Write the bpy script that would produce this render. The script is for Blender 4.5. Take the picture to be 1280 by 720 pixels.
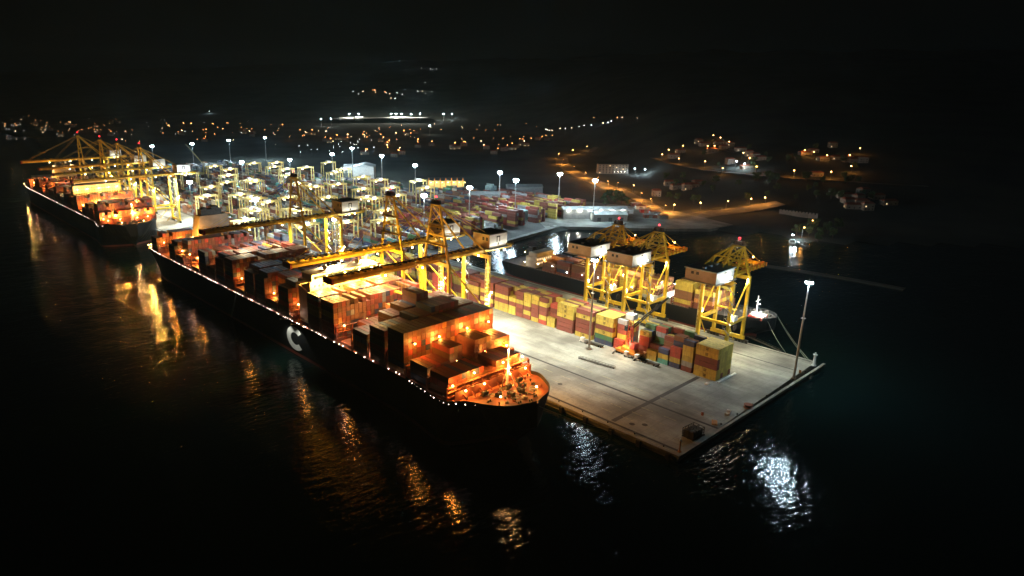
import bpy, math, random
from mathutils import Vector, Matrix
R = math.radians
rnd = random.Random(7)
for o in list(bpy.data.objects): bpy.data.objects.remove(o)
S = bpy.context.scene
COL = S.collection

# ------------------------------------------------------------------ camera, sky, moonlight, exposure
H = 145.0                                   # the drone hovers 145 m above the quay
HD, TH, FPX = R(40.5), math.atan(251 / 850), 850.0
cam = bpy.data.cameras.new('camera'); camo = bpy.data.objects.new('camera', cam); COL.objects.link(camo)
camo.location = (0, 0, H); camo.rotation_euler = (math.pi / 2 - TH, 0, -HD)
cam.sensor_width = 36; cam.lens = FPX / 1280 * 36; cam.shift_x = 100 / 1280
cam.clip_start = 1; cam.clip_end = 40000
S.camera = camo
W = bpy.data.worlds.new('World'); S.world = W; W.use_nodes = True
wn = W.node_tree.nodes; wl = W.node_tree.links; wn.clear()
sky = wn.new('ShaderNodeTexSky'); sky.sky_type = 'NISHITA'; sky.sun_disc = False
sky.sun_elevation = R(-4.0); sky.sun_rotation = R(200)
bg = wn.new('ShaderNodeBackground'); bg.inputs[1].default_value = 0.05
wl.new(sky.outputs[0], bg.inputs[0])
glow = wn.new('ShaderNodeBackground'); glow.inputs[0].default_value = (0.75, 1.0, 1.0, 1); glow.inputs[1].default_value = 0.0009
add = wn.new('ShaderNodeAddShader'); out = wn.new('ShaderNodeOutputWorld')
wl.new(bg.outputs[0], add.inputs[0]); wl.new(glow.outputs[0], add.inputs[1]); wl.new(add.outputs[0], out.inputs[0])
S.view_settings.view_transform = 'Standard'; S.view_settings.look = 'None'
S.view_settings.exposure = 0.0; S.view_settings.gamma = 1.0
S.cycles.use_denoising = True
S.cycles.use_light_tree = True
S.cycles.max_bounces = 5; S.cycles.diffuse_bounces = 2; S.cycles.glossy_bounces = 3
S.cycles.transparent_max_bounces = 4; S.cycles.volume_bounces = 0; S.cycles.volume_step_rate = 1
S.cycles.sample_clamp_indirect = 3.0; S.cycles.sample_clamp_direct = 0.0
S.cycles.caustics_reflective = False; S.cycles.caustics_refractive = False

HAZE = 4.5e-5
MAST_W, CRANE_W, DECK_W, STREET_W = 330e3, 52e3, 13e3, 9e3
COOL, DAY, WARM, SODIUM, HOT = (0.66, 0.88, 1.0), (1.0, 1.0, 0.84), (1.0, 0.82, 0.48), (1.0, 0.37, 0.05), (1.0, 0.54, 0.10)

# ------------------------------------------------------------------ materials
def mat(name, col, rough=0.6, metal=0.0, var=0.25, scale=0.4, bump=0.0, detail=4, ior=None, spec=None):
    m = bpy.data.materials.new(name); m.use_nodes = True
    n, l = m.node_tree.nodes, m.node_tree.links
    p = n['Principled BSDF']; p.inputs['Roughness'].default_value = rough; p.inputs['Metallic'].default_value = metal
    if spec is not None: p.inputs['Specular IOR Level'].default_value = spec
    tc = n.new('ShaderNodeTexCoord'); nz = n.new('ShaderNodeTexNoise')
    nz.inputs['Scale'].default_value = scale; nz.inputs['Detail'].default_value = detail
    l.new(tc.outputs['Object'], nz.inputs['Vector'])
    mx = n.new('ShaderNodeMix'); mx.data_type = 'RGBA'
    mr = n.new('ShaderNodeMapRange'); mr.inputs[1].default_value = 0.3; mr.inputs[2].default_value = 0.7
    l.new(nz.outputs[0], mr.inputs[0]); l.new(mr.outputs[0], mx.inputs[0])
    mx.inputs[6].default_value = (*[c * (1 - var) for c in col], 1); mx.inputs[7].default_value = (*[min(1, c * (1 + var)) for c in col], 1)
    l.new(mx.outputs[2], p.inputs['Base Color'])
    if bump:
        b = n.new('ShaderNodeBump'); b.inputs['Strength'].default_value = bump; b.inputs['Distance'].default_value = 0.1
        l.new(nz.outputs[0], b.inputs['Height']); l.new(b.outputs[0], p.inputs['Normal'])
    return m

def emis(name, col, strength, sample=False):
    m = bpy.data.materials.new(name); m.use_nodes = True
    p = m.node_tree.nodes['Principled BSDF']; p.inputs['Base Color'].default_value = (0.1, 0.1, 0.1, 1)
    p.inputs['Emission Color'].default_value = (*col, 1); p.inputs['Emission Strength'].default_value = strength
    m.cycles.emission_sampling = 'FRONT' if sample else 'NONE'
    return m

def paint(name, source):                    # container paint: colour from the object or from the mesh, streaked with rust and dirt
    m = bpy.data.materials.new(name); m.use_nodes = True
    n, l = m.node_tree.nodes, m.node_tree.links; p = n['Principled BSDF']; p.inputs['Roughness'].default_value = 0.55
    if source == 'object':
        c = n.new('ShaderNodeObjectInfo'); co = c.outputs['Color']
    else:
        c = n.new('ShaderNodeAttribute'); c.attribute_name = 'paint'; co = c.outputs['Color']
    g = n.new('ShaderNodeNewGeometry'); mp = n.new('ShaderNodeMapping'); mp.inputs['Scale'].default_value = (1.2, 1.2, 0.25)
    nz = n.new('ShaderNodeTexNoise'); nz.inputs['Scale'].default_value = 0.8; nz.inputs['Detail'].default_value = 5
    l.new(g.outputs['Position'], mp.inputs[0]); l.new(mp.outputs[0], nz.inputs['Vector'])
    mr = n.new('ShaderNodeMapRange'); mr.inputs[1].default_value = 0.45; mr.inputs[2].default_value = 0.75; mr.inputs[4].default_value = 0.55
    l.new(nz.outputs[0], mr.inputs[0])
    mx = n.new('ShaderNodeMix'); mx.data_type = 'RGBA'; l.new(mr.outputs[0], mx.inputs[0]); l.new(co, mx.inputs[6])
    mx.inputs[7].default_value = (0.10, 0.06, 0.04, 1)
    l.new(mx.outputs[2], p.inputs['Base Color'])
    return m

M = dict(
    concrete=None, yard=None,
    asphalt=mat('asphalt', (0.07, 0.068, 0.065), 0.9, var=0.3, scale=0.05),
    soil=mat('dark_soil', (0.05, 0.055, 0.045), 1.0, var=0.5, scale=0.01),
    yellow=mat('yellow_steel_paint', (0.72, 0.47, 0.03), 0.45, var=0.2, scale=0.3),
    cream=mat('cream_steel_paint', (0.70, 0.60, 0.25), 0.45, var=0.2, scale=0.3),
    white=mat('white_paint', (0.78, 0.78, 0.76), 0.5, var=0.1, scale=0.3),
    buff=mat('buff_paint', (0.62, 0.50, 0.36), 0.5, var=0.15, scale=0.2),
    clad=mat('tan_cladding', (0.42, 0.30, 0.19), 0.6, var=0.2, scale=0.2),
    grey=mat('grey_steel', (0.30, 0.30, 0.30), 0.5, 0.3, var=0.2, scale=0.5),
    dark=mat('dark_steel', (0.05, 0.045, 0.04), 0.6, 0.3, var=0.3, scale=0.5),
    roof=mat('dark_roof_sheet', (0.06, 0.065, 0.07), 0.7, var=0.3, scale=0.3),
    blueroof=mat('blue_grey_roof_sheet', (0.36, 0.47, 0.52), 0.6, var=0.2, scale=0.3),
    hull=mat('black_hull_paint', (0.010, 0.011, 0.013), 0.6, var=0.3, scale=0.08, spec=0.25),
    boot=mat('red_boot_topping', (0.16, 0.03, 0.02), 0.6, var=0.3, scale=0.1),
    deck=mat('red_oxide_deck', (0.20, 0.05, 0.025), 0.7, var=0.35, scale=0.25),
    hatch=mat('brown_hatch_cover', (0.22, 0.07, 0.04), 0.7, var=0.3, scale=0.3),
    red=mat('red_paint', (0.5, 0.05, 0.03), 0.5, var=0.2),
    orange=mat('orange_paint', (0.6, 0.22, 0.03), 0.5, var=0.2),
    rubber=mat('black_rubber', (0.02, 0.02, 0.02), 0.8),
    glass=mat('dark_glass', (0.02, 0.03, 0.035), 0.1),
    print=mat('dark_print', (0.03, 0.025, 0.02), 0.7, var=0.1),
    rope=mat('mooring_rope', (0.35, 0.40, 0.33), 0.9, var=0.2),
    galv=mat('galvanised_steel', (0.42, 0.43, 0.43), 0.45, 0.5, var=0.15, scale=0.5),
    leaf=mat('leaves', (0.06, 0.10, 0.035), 0.8, var=0.5, scale=0.5),
    bark=mat('bark', (0.10, 0.07, 0.05), 0.9, var=0.4, scale=2),
    plaster=mat('pale_plaster', (0.30, 0.27, 0.23), 0.8, var=0.15, scale=0.2),
    tile=mat('red_roof_tile', (0.30, 0.10, 0.06), 0.8, var=0.3, scale=0.5),
    skin=mat('skin', (0.5, 0.33, 0.25), 0.6),
    sheet=mat('pale_sheet_roof', (0.55, 0.57, 0.57), 0.5, 0.2, var=0.15, scale=0.3),
    e_cool=emis('cool_lamp', COOL, 150), e_white=emis('white_lamp', DAY, 60), e_warm=emis('warm_lamp', WARM, 40),
    e_sod=emis('sodium_lamp', (1.0, 0.45, 0.12), 40), e_hot=emis('deck_lamp', (1.0, 0.62, 0.2), 30), e_red=emis('red_warning_lamp', (1, 0.02, 0.03), 14),
    e_pink=emis('passage_lamp', (1.0, 0.72, 0.6), 12), e_win=emis('lit_window', (1.0, 0.72, 0.35), 1.6),
    e_far=emis('far_sodium_lamp', (1.0, 0.32, 0.07), 46),
    e_bayo=emis('bay_sodium_lamp', (1.0, 0.33, 0.08), 14), e_farw=emis('far_white_lamp', (0.85, 0.95, 1.0), 40),
    e_bay=emis('bay_lamp', (0.85, 0.95, 1.0), 12),
    e_farwarm=emis('far_warm_lamp', (1.0, 0.70, 0.38), 50),
    cont=paint('container_paint', 'object'), contstuff=paint('container_paint_mass', 'mesh'))

def ground_mat(name, a, b, slab=6.0):       # cast concrete: slabs with darker joints, big stains, tyre-darkened lanes along the quay
    m = bpy.data.materials.new(name); m.use_nodes = True
    n, l = m.node_tree.nodes, m.node_tree.links; p = n['Principled BSDF']; p.inputs['Roughness'].default_value = 0.75
    g = n.new('ShaderNodeNewGeometry')
    n1 = n.new('ShaderNodeTexNoise'); n1.inputs['Scale'].default_value = 0.035; n1.inputs['Detail'].default_value = 6
    n2 = n.new('ShaderNodeTexNoise'); n2.inputs['Scale'].default_value = 0.6; n2.inputs['Detail'].default_value = 5
    mp = n.new('ShaderNodeMapping'); mp.inputs['Scale'].default_value = (0.16, 0.03, 1)
    n3 = n.new('ShaderNodeTexNoise'); n3.inputs['Scale'].default_value = 1.0; n3.inputs['Detail'].default_value = 4
    l.new(g.outputs['Position'], n1.inputs['Vector']); l.new(g.outputs['Position'], n2.inputs['Vector'])
    l.new(g.outputs['Position'], mp.inputs[0]); l.new(mp.outputs[0], n3.inputs['Vector'])
    def mixc(fac, c1, c2):
        x = n.new('ShaderNodeMix'); x.data_type = 'RGBA'
        if isinstance(fac, float): x.inputs[0].default_value = fac
        else: l.new(fac, x.inputs[0])
        for i, c in ((6, c1), (7, c2)):
            if isinstance(c, tuple): x.inputs[i].default_value = (*c, 1)
            else: l.new(c, x.inputs[i])
        return x.outputs[2]
    def rng(s, lo, hi, t0=0.0, t1=1.0):
        x = n.new('ShaderNodeMapRange'); x.inputs[1].default_value = lo; x.inputs[2].default_value = hi
        x.inputs[3].default_value = t0; x.inputs[4].default_value = t1; l.new(s, x.inputs[0]); return x.outputs[0]
    c = mixc(rng(n1.outputs[0], 0.38, 0.62), a, b)
    c = mixc(rng(n3.outputs[0], 0.42, 0.7, 0, 0.5), c, tuple(v * 0.45 for v in b))
    c = mixc(rng(n2.outputs[0], 0.5, 0.75, 0, 0.35), c, tuple(v * 0.6 for v in b))
    br = n.new('ShaderNodeTexBrick'); br.offset = 0.0; br.inputs['Scale'].default_value = 1.0
    br.inputs['Brick Width'].default_value = slab; br.inputs['Row Height'].default_value = slab; br.inputs['Mortar Size'].default_value = 0.06
    br.inputs['Color1'].default_value = (1, 1, 1, 1); br.inputs['Color2'].default_value = (0.86, 0.86, 0.86, 1); br.inputs['Mortar'].default_value = (0.6, 0.6, 0.6, 1)
    l.new(g.outputs['Position'], br.inputs['Vector'])
    x = n.new('ShaderNodeMix'); x.data_type = 'RGBA'; x.blend_type = 'MULTIPLY'; x.inputs[0].default_value = 1.0
    l.new(c, x.inputs[6]); l.new(br.outputs[0], x.inputs[7]); l.new(x.outputs[2], p.inputs['Base Color'])
    return m
M['concrete'] = ground_mat('quay_concrete', (0.43, 0.44, 0.39), (0.19, 0.185, 0.165))

M['yardtop'] = ground_mat('yard_asphalt', (0.15, 0.15, 0.14), (0.09, 0.09, 0.085), 12.0)
def water_mat():
    m = bpy.data.materials.new('sea_water'); m.use_nodes = True
    n, l = m.node_tree.nodes, m.node_tree.links; p = n['Principled BSDF']
    p.inputs['Base Color'].default_value = (0.003, 0.012, 0.012, 1); p.inputs['Roughness'].default_value = 0.06; p.inputs['IOR'].default_value = 1.33
    g = n.new('ShaderNodeNewGeometry')
    def nz(scale, sx, sy, rot, det):
        mp = n.new('ShaderNodeMapping'); mp.inputs['Scale'].default_value = (sx, sy, 1); mp.inputs['Rotation'].default_value = (0, 0, rot)
        t = n.new('ShaderNodeTexNoise'); t.inputs['Scale'].default_value = scale; t.inputs['Detail'].default_value = det; t.inputs['Roughness'].default_value = 0.55
        l.new(g.outputs['Position'], mp.inputs[0]); l.new(mp.outputs[0], t.inputs['Vector']); return t.outputs[0]
    a = nz(0.30, 0.55, 1.4, R(40), 3); b = nz(0.045, 0.7, 1.5, R(25), 2); c = nz(1.1, 0.7, 1.3, R(48), 2)
    def ma(op, x, y):
        t = n.new('ShaderNodeMath'); t.operation = op
        for i, v in enumerate((x, y)):
            if isinstance(v, float): t.inputs[i].default_value = v
            else: l.new(v, t.inputs[i])
        return t.outputs[0]
    h = ma('ADD', ma('ADD', ma('MULTIPLY', a, 0.9), ma('MULTIPLY', b, 1.6)), ma('MULTIPLY', c, 0.16))
    bp = n.new('ShaderNodeBump'); bp.inputs['Strength'].default_value = 1.0; bp.inputs['Distance'].default_value = 0.34
    sp = n.new('ShaderNodeSeparateXYZ'); l.new(g.outputs['Position'], sp.inputs[0])   # the inner bay is sheltered and calmer
    cm = n.new('ShaderNodeMapRange'); cm.inputs[1].default_value = 1100; cm.inputs[2].default_value = 1700; cm.inputs[3].default_value = 1.0; cm.inputs[4].default_value = 0.15
    l.new(sp.outputs[1], cm.inputs[0]); l.new(cm.outputs[0], bp.inputs['Strength'])
    l.new(h, bp.inputs['Height']); l.new(bp.outputs[0], p.inputs['Normal'])
    return m
M['water'] = water_mat(); M['marking'] = mat('worn_marking_paint', (0.42, 0.38, 0.22), .8, var=.5, scale=.8)

# ------------------------------------------------------------------ mesh helpers
class MB:
    def __init__(s): s.v = []; s.f = []; s.m = []
    def quadbox(s, c, mi=0):                # c: eight corners, bottom four then top four, counter-clockwise
        b = len(s.v); s.v += [tuple(q) for q in c]
        s.f += [(b + 3, b + 2, b + 1, b), (b + 4, b + 5, b + 6, b + 7)] + [(b + i, b + (i + 1) % 4, b + 4 + (i + 1) % 4, b + 4 + i) for i in range(4)]
        s.m += [mi] * 6; return s
    def box(s, x0, y0, z0, x1, y1, z1, mi=0):
        return s.quadbox([(x0, y0, z0), (x1, y0, z0), (x1, y1, z0), (x0, y1, z0), (x0, y0, z1), (x1, y0, z1), (x1, y1, z1), (x0, y1, z1)], mi)
    def cbox(s, x, y, z, sx, sy, sz, mi=0): return s.box(x - sx / 2, y - sy / 2, z, x + sx / 2, y + sy / 2, z + sz, mi)
    def beam(s, p, q, w, h=None, mi=0, w2=None, h2=None):
        h = h or w; p, q = Vector(p), Vector(q); d = (q - p).normalized()
        up = Vector((0, 0, 1)) if abs(d.z) < 0.95 else Vector((0, 1, 0))
        a = d.cross(up).normalized(); b = a.cross(d).normalized()
        w2 = w2 or w; h2 = h2 or h; c = []
        for o, ww, hh in ((p, w, h), (q, w2, h2)):
            c += [o - a * ww / 2 - b * hh / 2, o + a * ww / 2 - b * hh / 2, o + a * ww / 2 + b * hh / 2, o - a * ww / 2 + b * hh / 2]
        return s.quadbox(c, mi)
    def tube(s, p, q, r, r2=None, n=8, mi=0):
        p, q = Vector(p), Vector(q); r2 = r if r2 is None else r2; d = (q - p).normalized()
        up = Vector((0, 0, 1)) if abs(d.z) < 0.95 else Vector((0, 1, 0))
        a = d.cross(up).normalized(); b = d.cross(a); k = len(s.v)
        for o, rr in ((p, r), (q, r2)):
            for i in range(n):
                t = 2 * math.pi * i / n; s.v.append(tuple(o + a * rr * math.cos(t) + b * rr * math.sin(t)))
        for i in range(n): s.f.append((k + i, k + (i + 1) % n, k + n + (i + 1) % n, k + n + i)); s.m.append(mi)
        s.f += [tuple(k + i for i in reversed(range(n))), tuple(k + n + i for i in range(n))]; s.m += [mi, mi]; return s
    def ball(s, c, r, mi=0, sz=1.0):
        k = len(s.v); n = 8; s.v.append((c[0], c[1], c[2] - r * sz))
        for j in (-0.6, 0.0, 0.6):
            rr = math.sqrt(1 - j * j) * r
            for i in range(n): t = 2 * math.pi * i / n; s.v.append((c[0] + rr * math.cos(t), c[1] + rr * math.sin(t), c[2] + j * r * sz))
        s.v.append((c[0], c[1], c[2] + r * sz)); e = len(s.v) - 1
        for i in range(n):
            j = (i + 1) % n
            s.f += [(k, k + 1 + j, k + 1 + i), (k + 1 + i, k + 1 + j, k + 9 + j, k + 9 + i), (k + 9 + i, k + 9 + j, k + 17 + j, k + 17 + i), (k + 17 + i, k + 17 + j, e)]
            s.m += [mi] * 4
        return s
    def prism(s, pts, z0, z1, mi=0):        # pts counter-clockwise
        k = len(s.v); n = len(pts); s.v += [(x, y, z0) for x, y in pts] + [(x, y, z1) for x, y in pts]
        s.f += [tuple(k + i for i in reversed(range(n))), tuple(k + n + i for i in range(n))] + [(k + i, k + (i + 1) % n, k + n + (i + 1) % n, k + n + i) for i in range(n)]
        s.m += [mi] * (n + 2); return s
    def mesh(s, name, mats):
        me = bpy.data.meshes.new(name); me.from_pydata(s.v, [], s.f)
        for m in (mats if isinstance(mats, (list, tuple)) else [mats]): me.materials.append(m)
        if any(s.m): me.polygons.foreach_set('material_index', s.m)
        me.update(); return me
    def build(s, name, mats, parent=None, loc=None, rz=0.0): return link(name, s.mesh(name, mats), parent, loc, rz)

def link(name, data, parent=None, loc=None, rz=0.0):
    o = bpy.data.objects.new(name, data); COL.objects.link(o)
    if parent: o.parent = parent
    if loc is not None: o.location = loc
    if rz: o.rotation_euler.z = rz
    return o
def tag(o, label=None, cat=None, group=None, kind=None):
    if label: o['label'] = label
    if cat: o['category'] = cat
    if group: o['group'] = group
    if kind: o['kind'] = kind
    return o
def thing(name, label, cat, loc=(0, 0, 0), rz=0.0, group=None):
    return tag(link(name, None, None, loc, rz), label, cat, group)
def children(o): return [c for c in bpy.data.objects if c.parent == o]
def dup(o, kids, loc, rz=None, label=None):  # kids: list of (object, its children)
    r = o.copy(); COL.objects.link(r); r.location = loc
    if rz is not None: r.rotation_euler.z = rz
    if label: r['label'] = label
    for c, g in kids:
        d = c.copy(); COL.objects.link(d); d.parent = r
        for e in g: k = e.copy(); COL.objects.link(k); k.parent = d
    return r
def kids_of(o): return [(c, children(c)) for c in children(o)]
LD = {}
def lamp(loc, watts, col, radius=0.5, parent=None, spot=None):
    key = (watts, col, radius, spot)
    if key not in LD:
        d = bpy.data.lights.new('lamp_light', 'SPOT' if spot else 'POINT'); d.energy = watts; d.color = col; d.shadow_soft_size = radius
        if spot: d.spot_size = R(spot); d.spot_blend = 0.6
        LD[key] = d
    return link('lamp_light', LD[key], parent, loc)
U19 = 'zeroth first second third fourth fifth sixth seventh eighth ninth tenth eleventh twelfth thirteenth fourteenth fifteenth sixteenth seventeenth eighteenth nineteenth'.split()
TENS = 'x x twenty thirty forty fifty sixty seventy eighty ninety'.split()
def nth(i):
    i += 1
    if i >= 100: return 'hundred' + ('th' if i == 100 else '-and-' + nth(i - 101))
    if i < 20: return U19[i]
    t, u = divmod(i, 10)
    return TENS[t][:-1] + 'ieth' if u == 0 else TENS[t] + '-' + U19[u]

# ------------------------------------------------------------------ terrain
SH, CH = math.sin(HD), math.cos(HD)
def interp(x, xs, ys):
    if x <= xs[0]: return ys[0]
    for i in range(1, len(xs)):
        if x <= xs[i]: return ys[i - 1] + (ys[i] - ys[i - 1]) * (x - xs[i - 1]) / (xs[i] - xs[i - 1])
    return ys[-1]
LAND = [(262, 1325), (440, 2380), (405, 2640), (400, 3005), (300, 3600), (-300, 5000), (-300, 12000), (12000, 12000), (12000, -4000), (2400, -4000),
        (1500, -700), (1000, -80), (800, 150), (702, 245), (712, 300), (690, 350), (640, 395), (585, 455), (500, 445), (380, 440), (262, 440)]
def inside(x, y, P):
    c = False; j = len(P) - 1
    for i in range(len(P)):
        if (P[i][1] > y) != (P[j][1] > y) and x < (P[j][0] - P[i][0]) * (y - P[i][1]) / (P[j][1] - P[i][1]) + P[i][0]: c = not c
        j = i
    return c
def hill(x, y):
    s = x * SH + y * CH; t = x * CH - y * SH; a = t / max(s, 1)
    s0 = interp(a, [-.7, 0, .15, .25, .35, .5, 1], [3000, 3000, 2400, 1500, 980, 800, 700])
    k = interp(a, [-.7, -.3, 0, .3, 1], [.06, .10, .14, .13, .14]); r = max(0.0, s - s0)
    h = 600 * (1 - math.exp(-k * r / 600))
    return -0.6 + h * (1 + 0.10 * math.sin(x / 210 + 1.3) * math.cos(y / 260) + 0.05 * math.sin(x / 67) * math.sin(y / 81 + 2))
def hgt(x, y): return hill(x, y) if inside(x, y, LAND) else -14.0
def axis(a, b, step, end, g):
    v = [a]
    while v[-1] < b: v.append(v[-1] + step)
    while v[-1] < end: step *= g; v.append(v[-1] + step)
    return v
xs = axis(230, 1300, 28, 11000, 1.10); ys = [-y for y in reversed(axis(140, 300, 40, 3500, 1.3))] + axis(-100, 1500, 28, 11500, 1.09)
tv = [(x, y, hgt(x, y)) for y in ys for x in xs]; nx = len(xs)
tf = [(j * nx + i, j * nx + i + 1, (j + 1) * nx + i + 1, (j + 1) * nx + i) for j in range(len(ys) - 1) for i in range(nx - 1)]
tf = [f for f in tf if max(tv[i][2] for i in f) > -13]
tme = bpy.data.meshes.new('hills'); tme.from_pydata(tv, [], tf); tme.materials.append(M['soil']); tme.update()
for p in tme.polygons: p.use_smooth = True
tag(link('hills', tme), 'dark land and hills behind the harbour', kind='structure')
FW = Vector((SH * math.cos(TH), CH * math.cos(TH), -math.sin(TH))); RT = Vector((CH, -SH, 0)); UP = RT.cross(FW)
def ray(px, py): return FW * FPX + RT * (px - 540) - UP * (py - 360)
def flat(px, py, z=0.0):
    d = ray(px, py); t = (z - H) / d.z; return d.x * t, d.y * t
def on_land(px, py):                        # where the line of sight of a spot in the photograph meets the land
    d = ray(px, py); d = d / math.hypot(d.x, d.y); s = 350.0
    while s < 10500:
        x, y = d.x * s, d.y * s
        if H + d.z * s <= (hill(x, y)): return x, y, hill(x, y)
        s += 12
    return None

sea = MB(); sea.v = [(-9000, -6000, -3), (9000, -6000, -3), (9000, 12000, -3), (-9000, 12000, -3)]; sea.f = [(0, 1, 2, 3)]; sea.m = [0]
tag(sea.build('water', M['water']), 'black rippled harbour water with lamp reflections', kind='structure')

SLAB = [(238, 123), (387, 127), (388, 446), (488, 450), (578, 463), (640, 395), (690, 350), (730, 345), (760, 430), (735, 560), (640, 760), (560, 1335), (238, 1335)]
tag(MB().prism(SLAB, -11, 0).build('quay', M['concrete']), 'pale concrete container quay and yard', kind='structure')

YARD = [(297, 448), (488, 455), (560, 468), (600, 520), (724, 560), (632, 760), (552, 1330), (297, 1330)]
tag(MB().prism(YARD, -0.5, 0.02).build('yard', M['yardtop']), 'dark asphalt of the container yard', kind='structure')
# ------------------------------------------------------------------ quay furniture
def strip(name, x0, y0, x1, y1, z0, z1, m, label): return tag(MB().box(x0, y0, z0, x1, y1, z1).build(name, M[m]), label, kind='structure')
for X, wh in ((241.5, 'seaward crane rail on the long quay'), (272.5, 'landward crane rail crossing the wide apron')):
    strip('crane_rail', X - 0.75, 124, X + 0.75, 1320, -0.02, 0.006, 'asphalt', wh)
    strip('rail_head', X - 0.12, 124, X + 0.12, 1320, 0.0, 0.06, 'dark', wh)
for X, wh in ((384.6, 'outer crane rail on the short side of the pier'), (365.6, 'inner crane rail beside the container stacks')):
    strip('crane_rail', X - 0.5, 129, X + 0.5, 440, -0.02, 0.006, 'asphalt', wh)
strip('trench_cover', 243, 157.3, 318, 159.6, -0.02, 0.004, 'asphalt', 'dark trench cover crossing the pier apron')
strip('coping', 237.4, 122.4, 239.0, 1330, -1.2, 0.16, 'concrete', 'raised coping along the seaward quay edge')
strip('coping', 239.0, 122.2, 387.2, 123.6, -1.2, 0.15, 'concrete', 'raised coping along the pier end')
strip('kerb', 318.5, 147.6, 337, 148.6, 0, 0.5, 'white', 'white concrete kerb at the foot of the end stack')
strip('kerb', 312.0, 150.0, 314.5, 152.0, 0, 0.5, 'white', 'white concrete block beside the end stack')
for X in (250, 257.5, 265):
    for y in range(128, 330, 12): tag(MB().box(X - .12, y, 0, X + .12, y + 6, .008).build('lane_marking', M['marking']), kind='structure')
for y in range(130, 300, 17): tag(MB().box(281, y, 0, 281.25, y + 11, .008).build('lane_marking', M['marking']), kind='structure')
for px, py in ((790, 530), (806, 531), (700, 480), (836, 500)):
    x, y = flat(px, py); tag(MB().tube((x, y, 0), (x, y, .012), 1.3 if px < 820 else .7, n=14).build('manhole_cover', M['asphalt']), kind='structure')
for X in (238.9,):
    strip('edge_stripe', 239.02, 124, 239.5, 1320, 0, .008, 'marking', 'worn yellow stripe along the seaward edge')
fend = MB().box(-0.9, -1.1, -4.5, 0, 1.1, -0.3).box(-1.2, -0.9, -4.2, -0.9, 0.9, -0.6).mesh('fender', M['rubber'])
boll = MB().tube((0, 0, 0), (0, 0, 0.5), 0.32, 0.26).tube((0, 0, 0.5), (0, 0, 0.72), 0.42, 0.34).mesh('bollard', M['dark'])
k = 0
for y in range(127, 640, 14):
    if y < 320: tag(link('fender', fend, None, (237.4, y, 0)), 'black rubber fender on the seaward quay wall, %s from the pier corner' % nth(k), 'fender', 'fenders along the seaward quay wall')
    if y < 320: tag(link('bollard', boll, None, (240.0, y + 4, 0)), 'dark mooring bollard on the seaward quay edge, %s from the pier corner' % nth(k), 'bollard', 'bollards along the quay edge')
    k += 1
for k, x in enumerate(range(262, 386, 15)):
    tag(link('bollard', boll, None, (x, 124.9, 0)), 'dark bollard on the pier end edge, %s from the near corner' % nth(k), 'bollard', 'bollards along the pier end')

# masts
def mast_parts(hh):
    pole = MB().tube((0, 0, 0.0), (0, 0, hh), 0.62, 0.26, 10).box(-1.0, -1.0, 0, 1.0, 1.0, 0.5)
    ring = MB().tube((0, 0, hh - 0.9), (0, 0, hh - 0.5), 1.3, 1.3, 12).tube((0, 0, hh - 0.5), (0, 0, hh + 0.6), 0.5, 0.1, 8)
    lad = MB().box(-0.9, -0.9, hh * 0.62, 0.9, 0.9, hh * 0.62 + 0.25).box(0.62, -0.25, 1, 0.7, 0.25, hh * 0.62)
    return pole, ring, lad
MAST = {}
def mast(x, y, label, hh=47.0, power=MAST_W, col=COOL, z=0.0, group='high lighting masts of the terminal', bulbs=8):
    t = thing('lighting_mast', label, 'lighting mast', (x, y, z), 0, group)
    if hh not in MAST:
        p, r, l = mast_parts(hh); b = MB().tube((0, 0, -0.35), (0, 0, 0.35), 0.38, 0.52, 8)
        MAST[hh] = (p.mesh('pole', M['galv']), r.mesh('lamp_ring', M['galv']), l.mesh('ladder', M['galv']), b.mesh('floodlight', M['e_cool']))
    a = MAST[hh]
    link('pole', a[0], t); rg = link('lamp_ring', a[1], t); link('ladder', a[2], t)
    for k in range(bulbs):
        an = 2 * math.pi * (k + .5) / bulbs; f_ = link('floodlight', a[3], rg, (1.25 * math.cos(an), 1.25 * math.sin(an), hh - 1.3)); f_.scale = (3.2 if math.hypot(x, y) > 600 else 1.15,) * 3
    if power: lamp((0, 0, hh - 2.6), power, col, 0.7, t)
    return t
x, y = flat(992, 473); mast(x, y, 'tall dark lighting mast standing alone at the outer end of the pier edge', 53, 70e3)
x, y = flat(736, 436); mast(x, y, 'lighting mast on the pier apron in front of the container row, with a shadow', 54, 0, DAY); lamp((0, 0, 51.0), 330e3, DAY, .7, bpy.data.objects['lighting_mast.001'], 124)
for px, py, w in ((286, 175, 'in the far yard, second from the left in the back line'), (240, 180, 'leftmost of the far back line, near the raised jib'),
                  (331, 172, 'highest in the photo, at the right of the far back line'), (190, 183, 'behind the raised booms over the distant ship'),
                  (362, 200, 'above the apex of the third crane, in the far yard'), (415, 193, 'with a pale shed on its right, far yard'),
                  (440, 185, 'behind the pale shed, at the back of the terminal'), (477, 195, 'right of the pale shed, against dark ground'),
                  (519, 207, 'left of the orange lit works'), (625, 216, 'taller looking of the two behind the pale blue stacks'),
                  (645, 226, 'directly over the stacks of pale blue containers'), (587, 235, 'beside the long maroon stacks behind the crane house'),
                  (700, 218, 'on the mole beside small boats'), (744, 226, 'in front of the row of lit sheds'), (302, 203, 'very bright among the far gantries'),
                  (319, 250, 'low among gantries behind the funnel'), (237, 228, 'beside the crane leg over the bow of the distant ship'),
                  (530, 245, 'short looking one right behind the nearest crane apex'), (418, 275, 'seen between the legs of the third crane')):
    x, y = flat(px, py, 45.5); mast(x, y, 'white high mast lamp ' + w, 47.0, MAST_W * (.5 if px > 480 else 1.0), COOL, 0.0 if inside(x, y, SLAB) else -.6)

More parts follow.
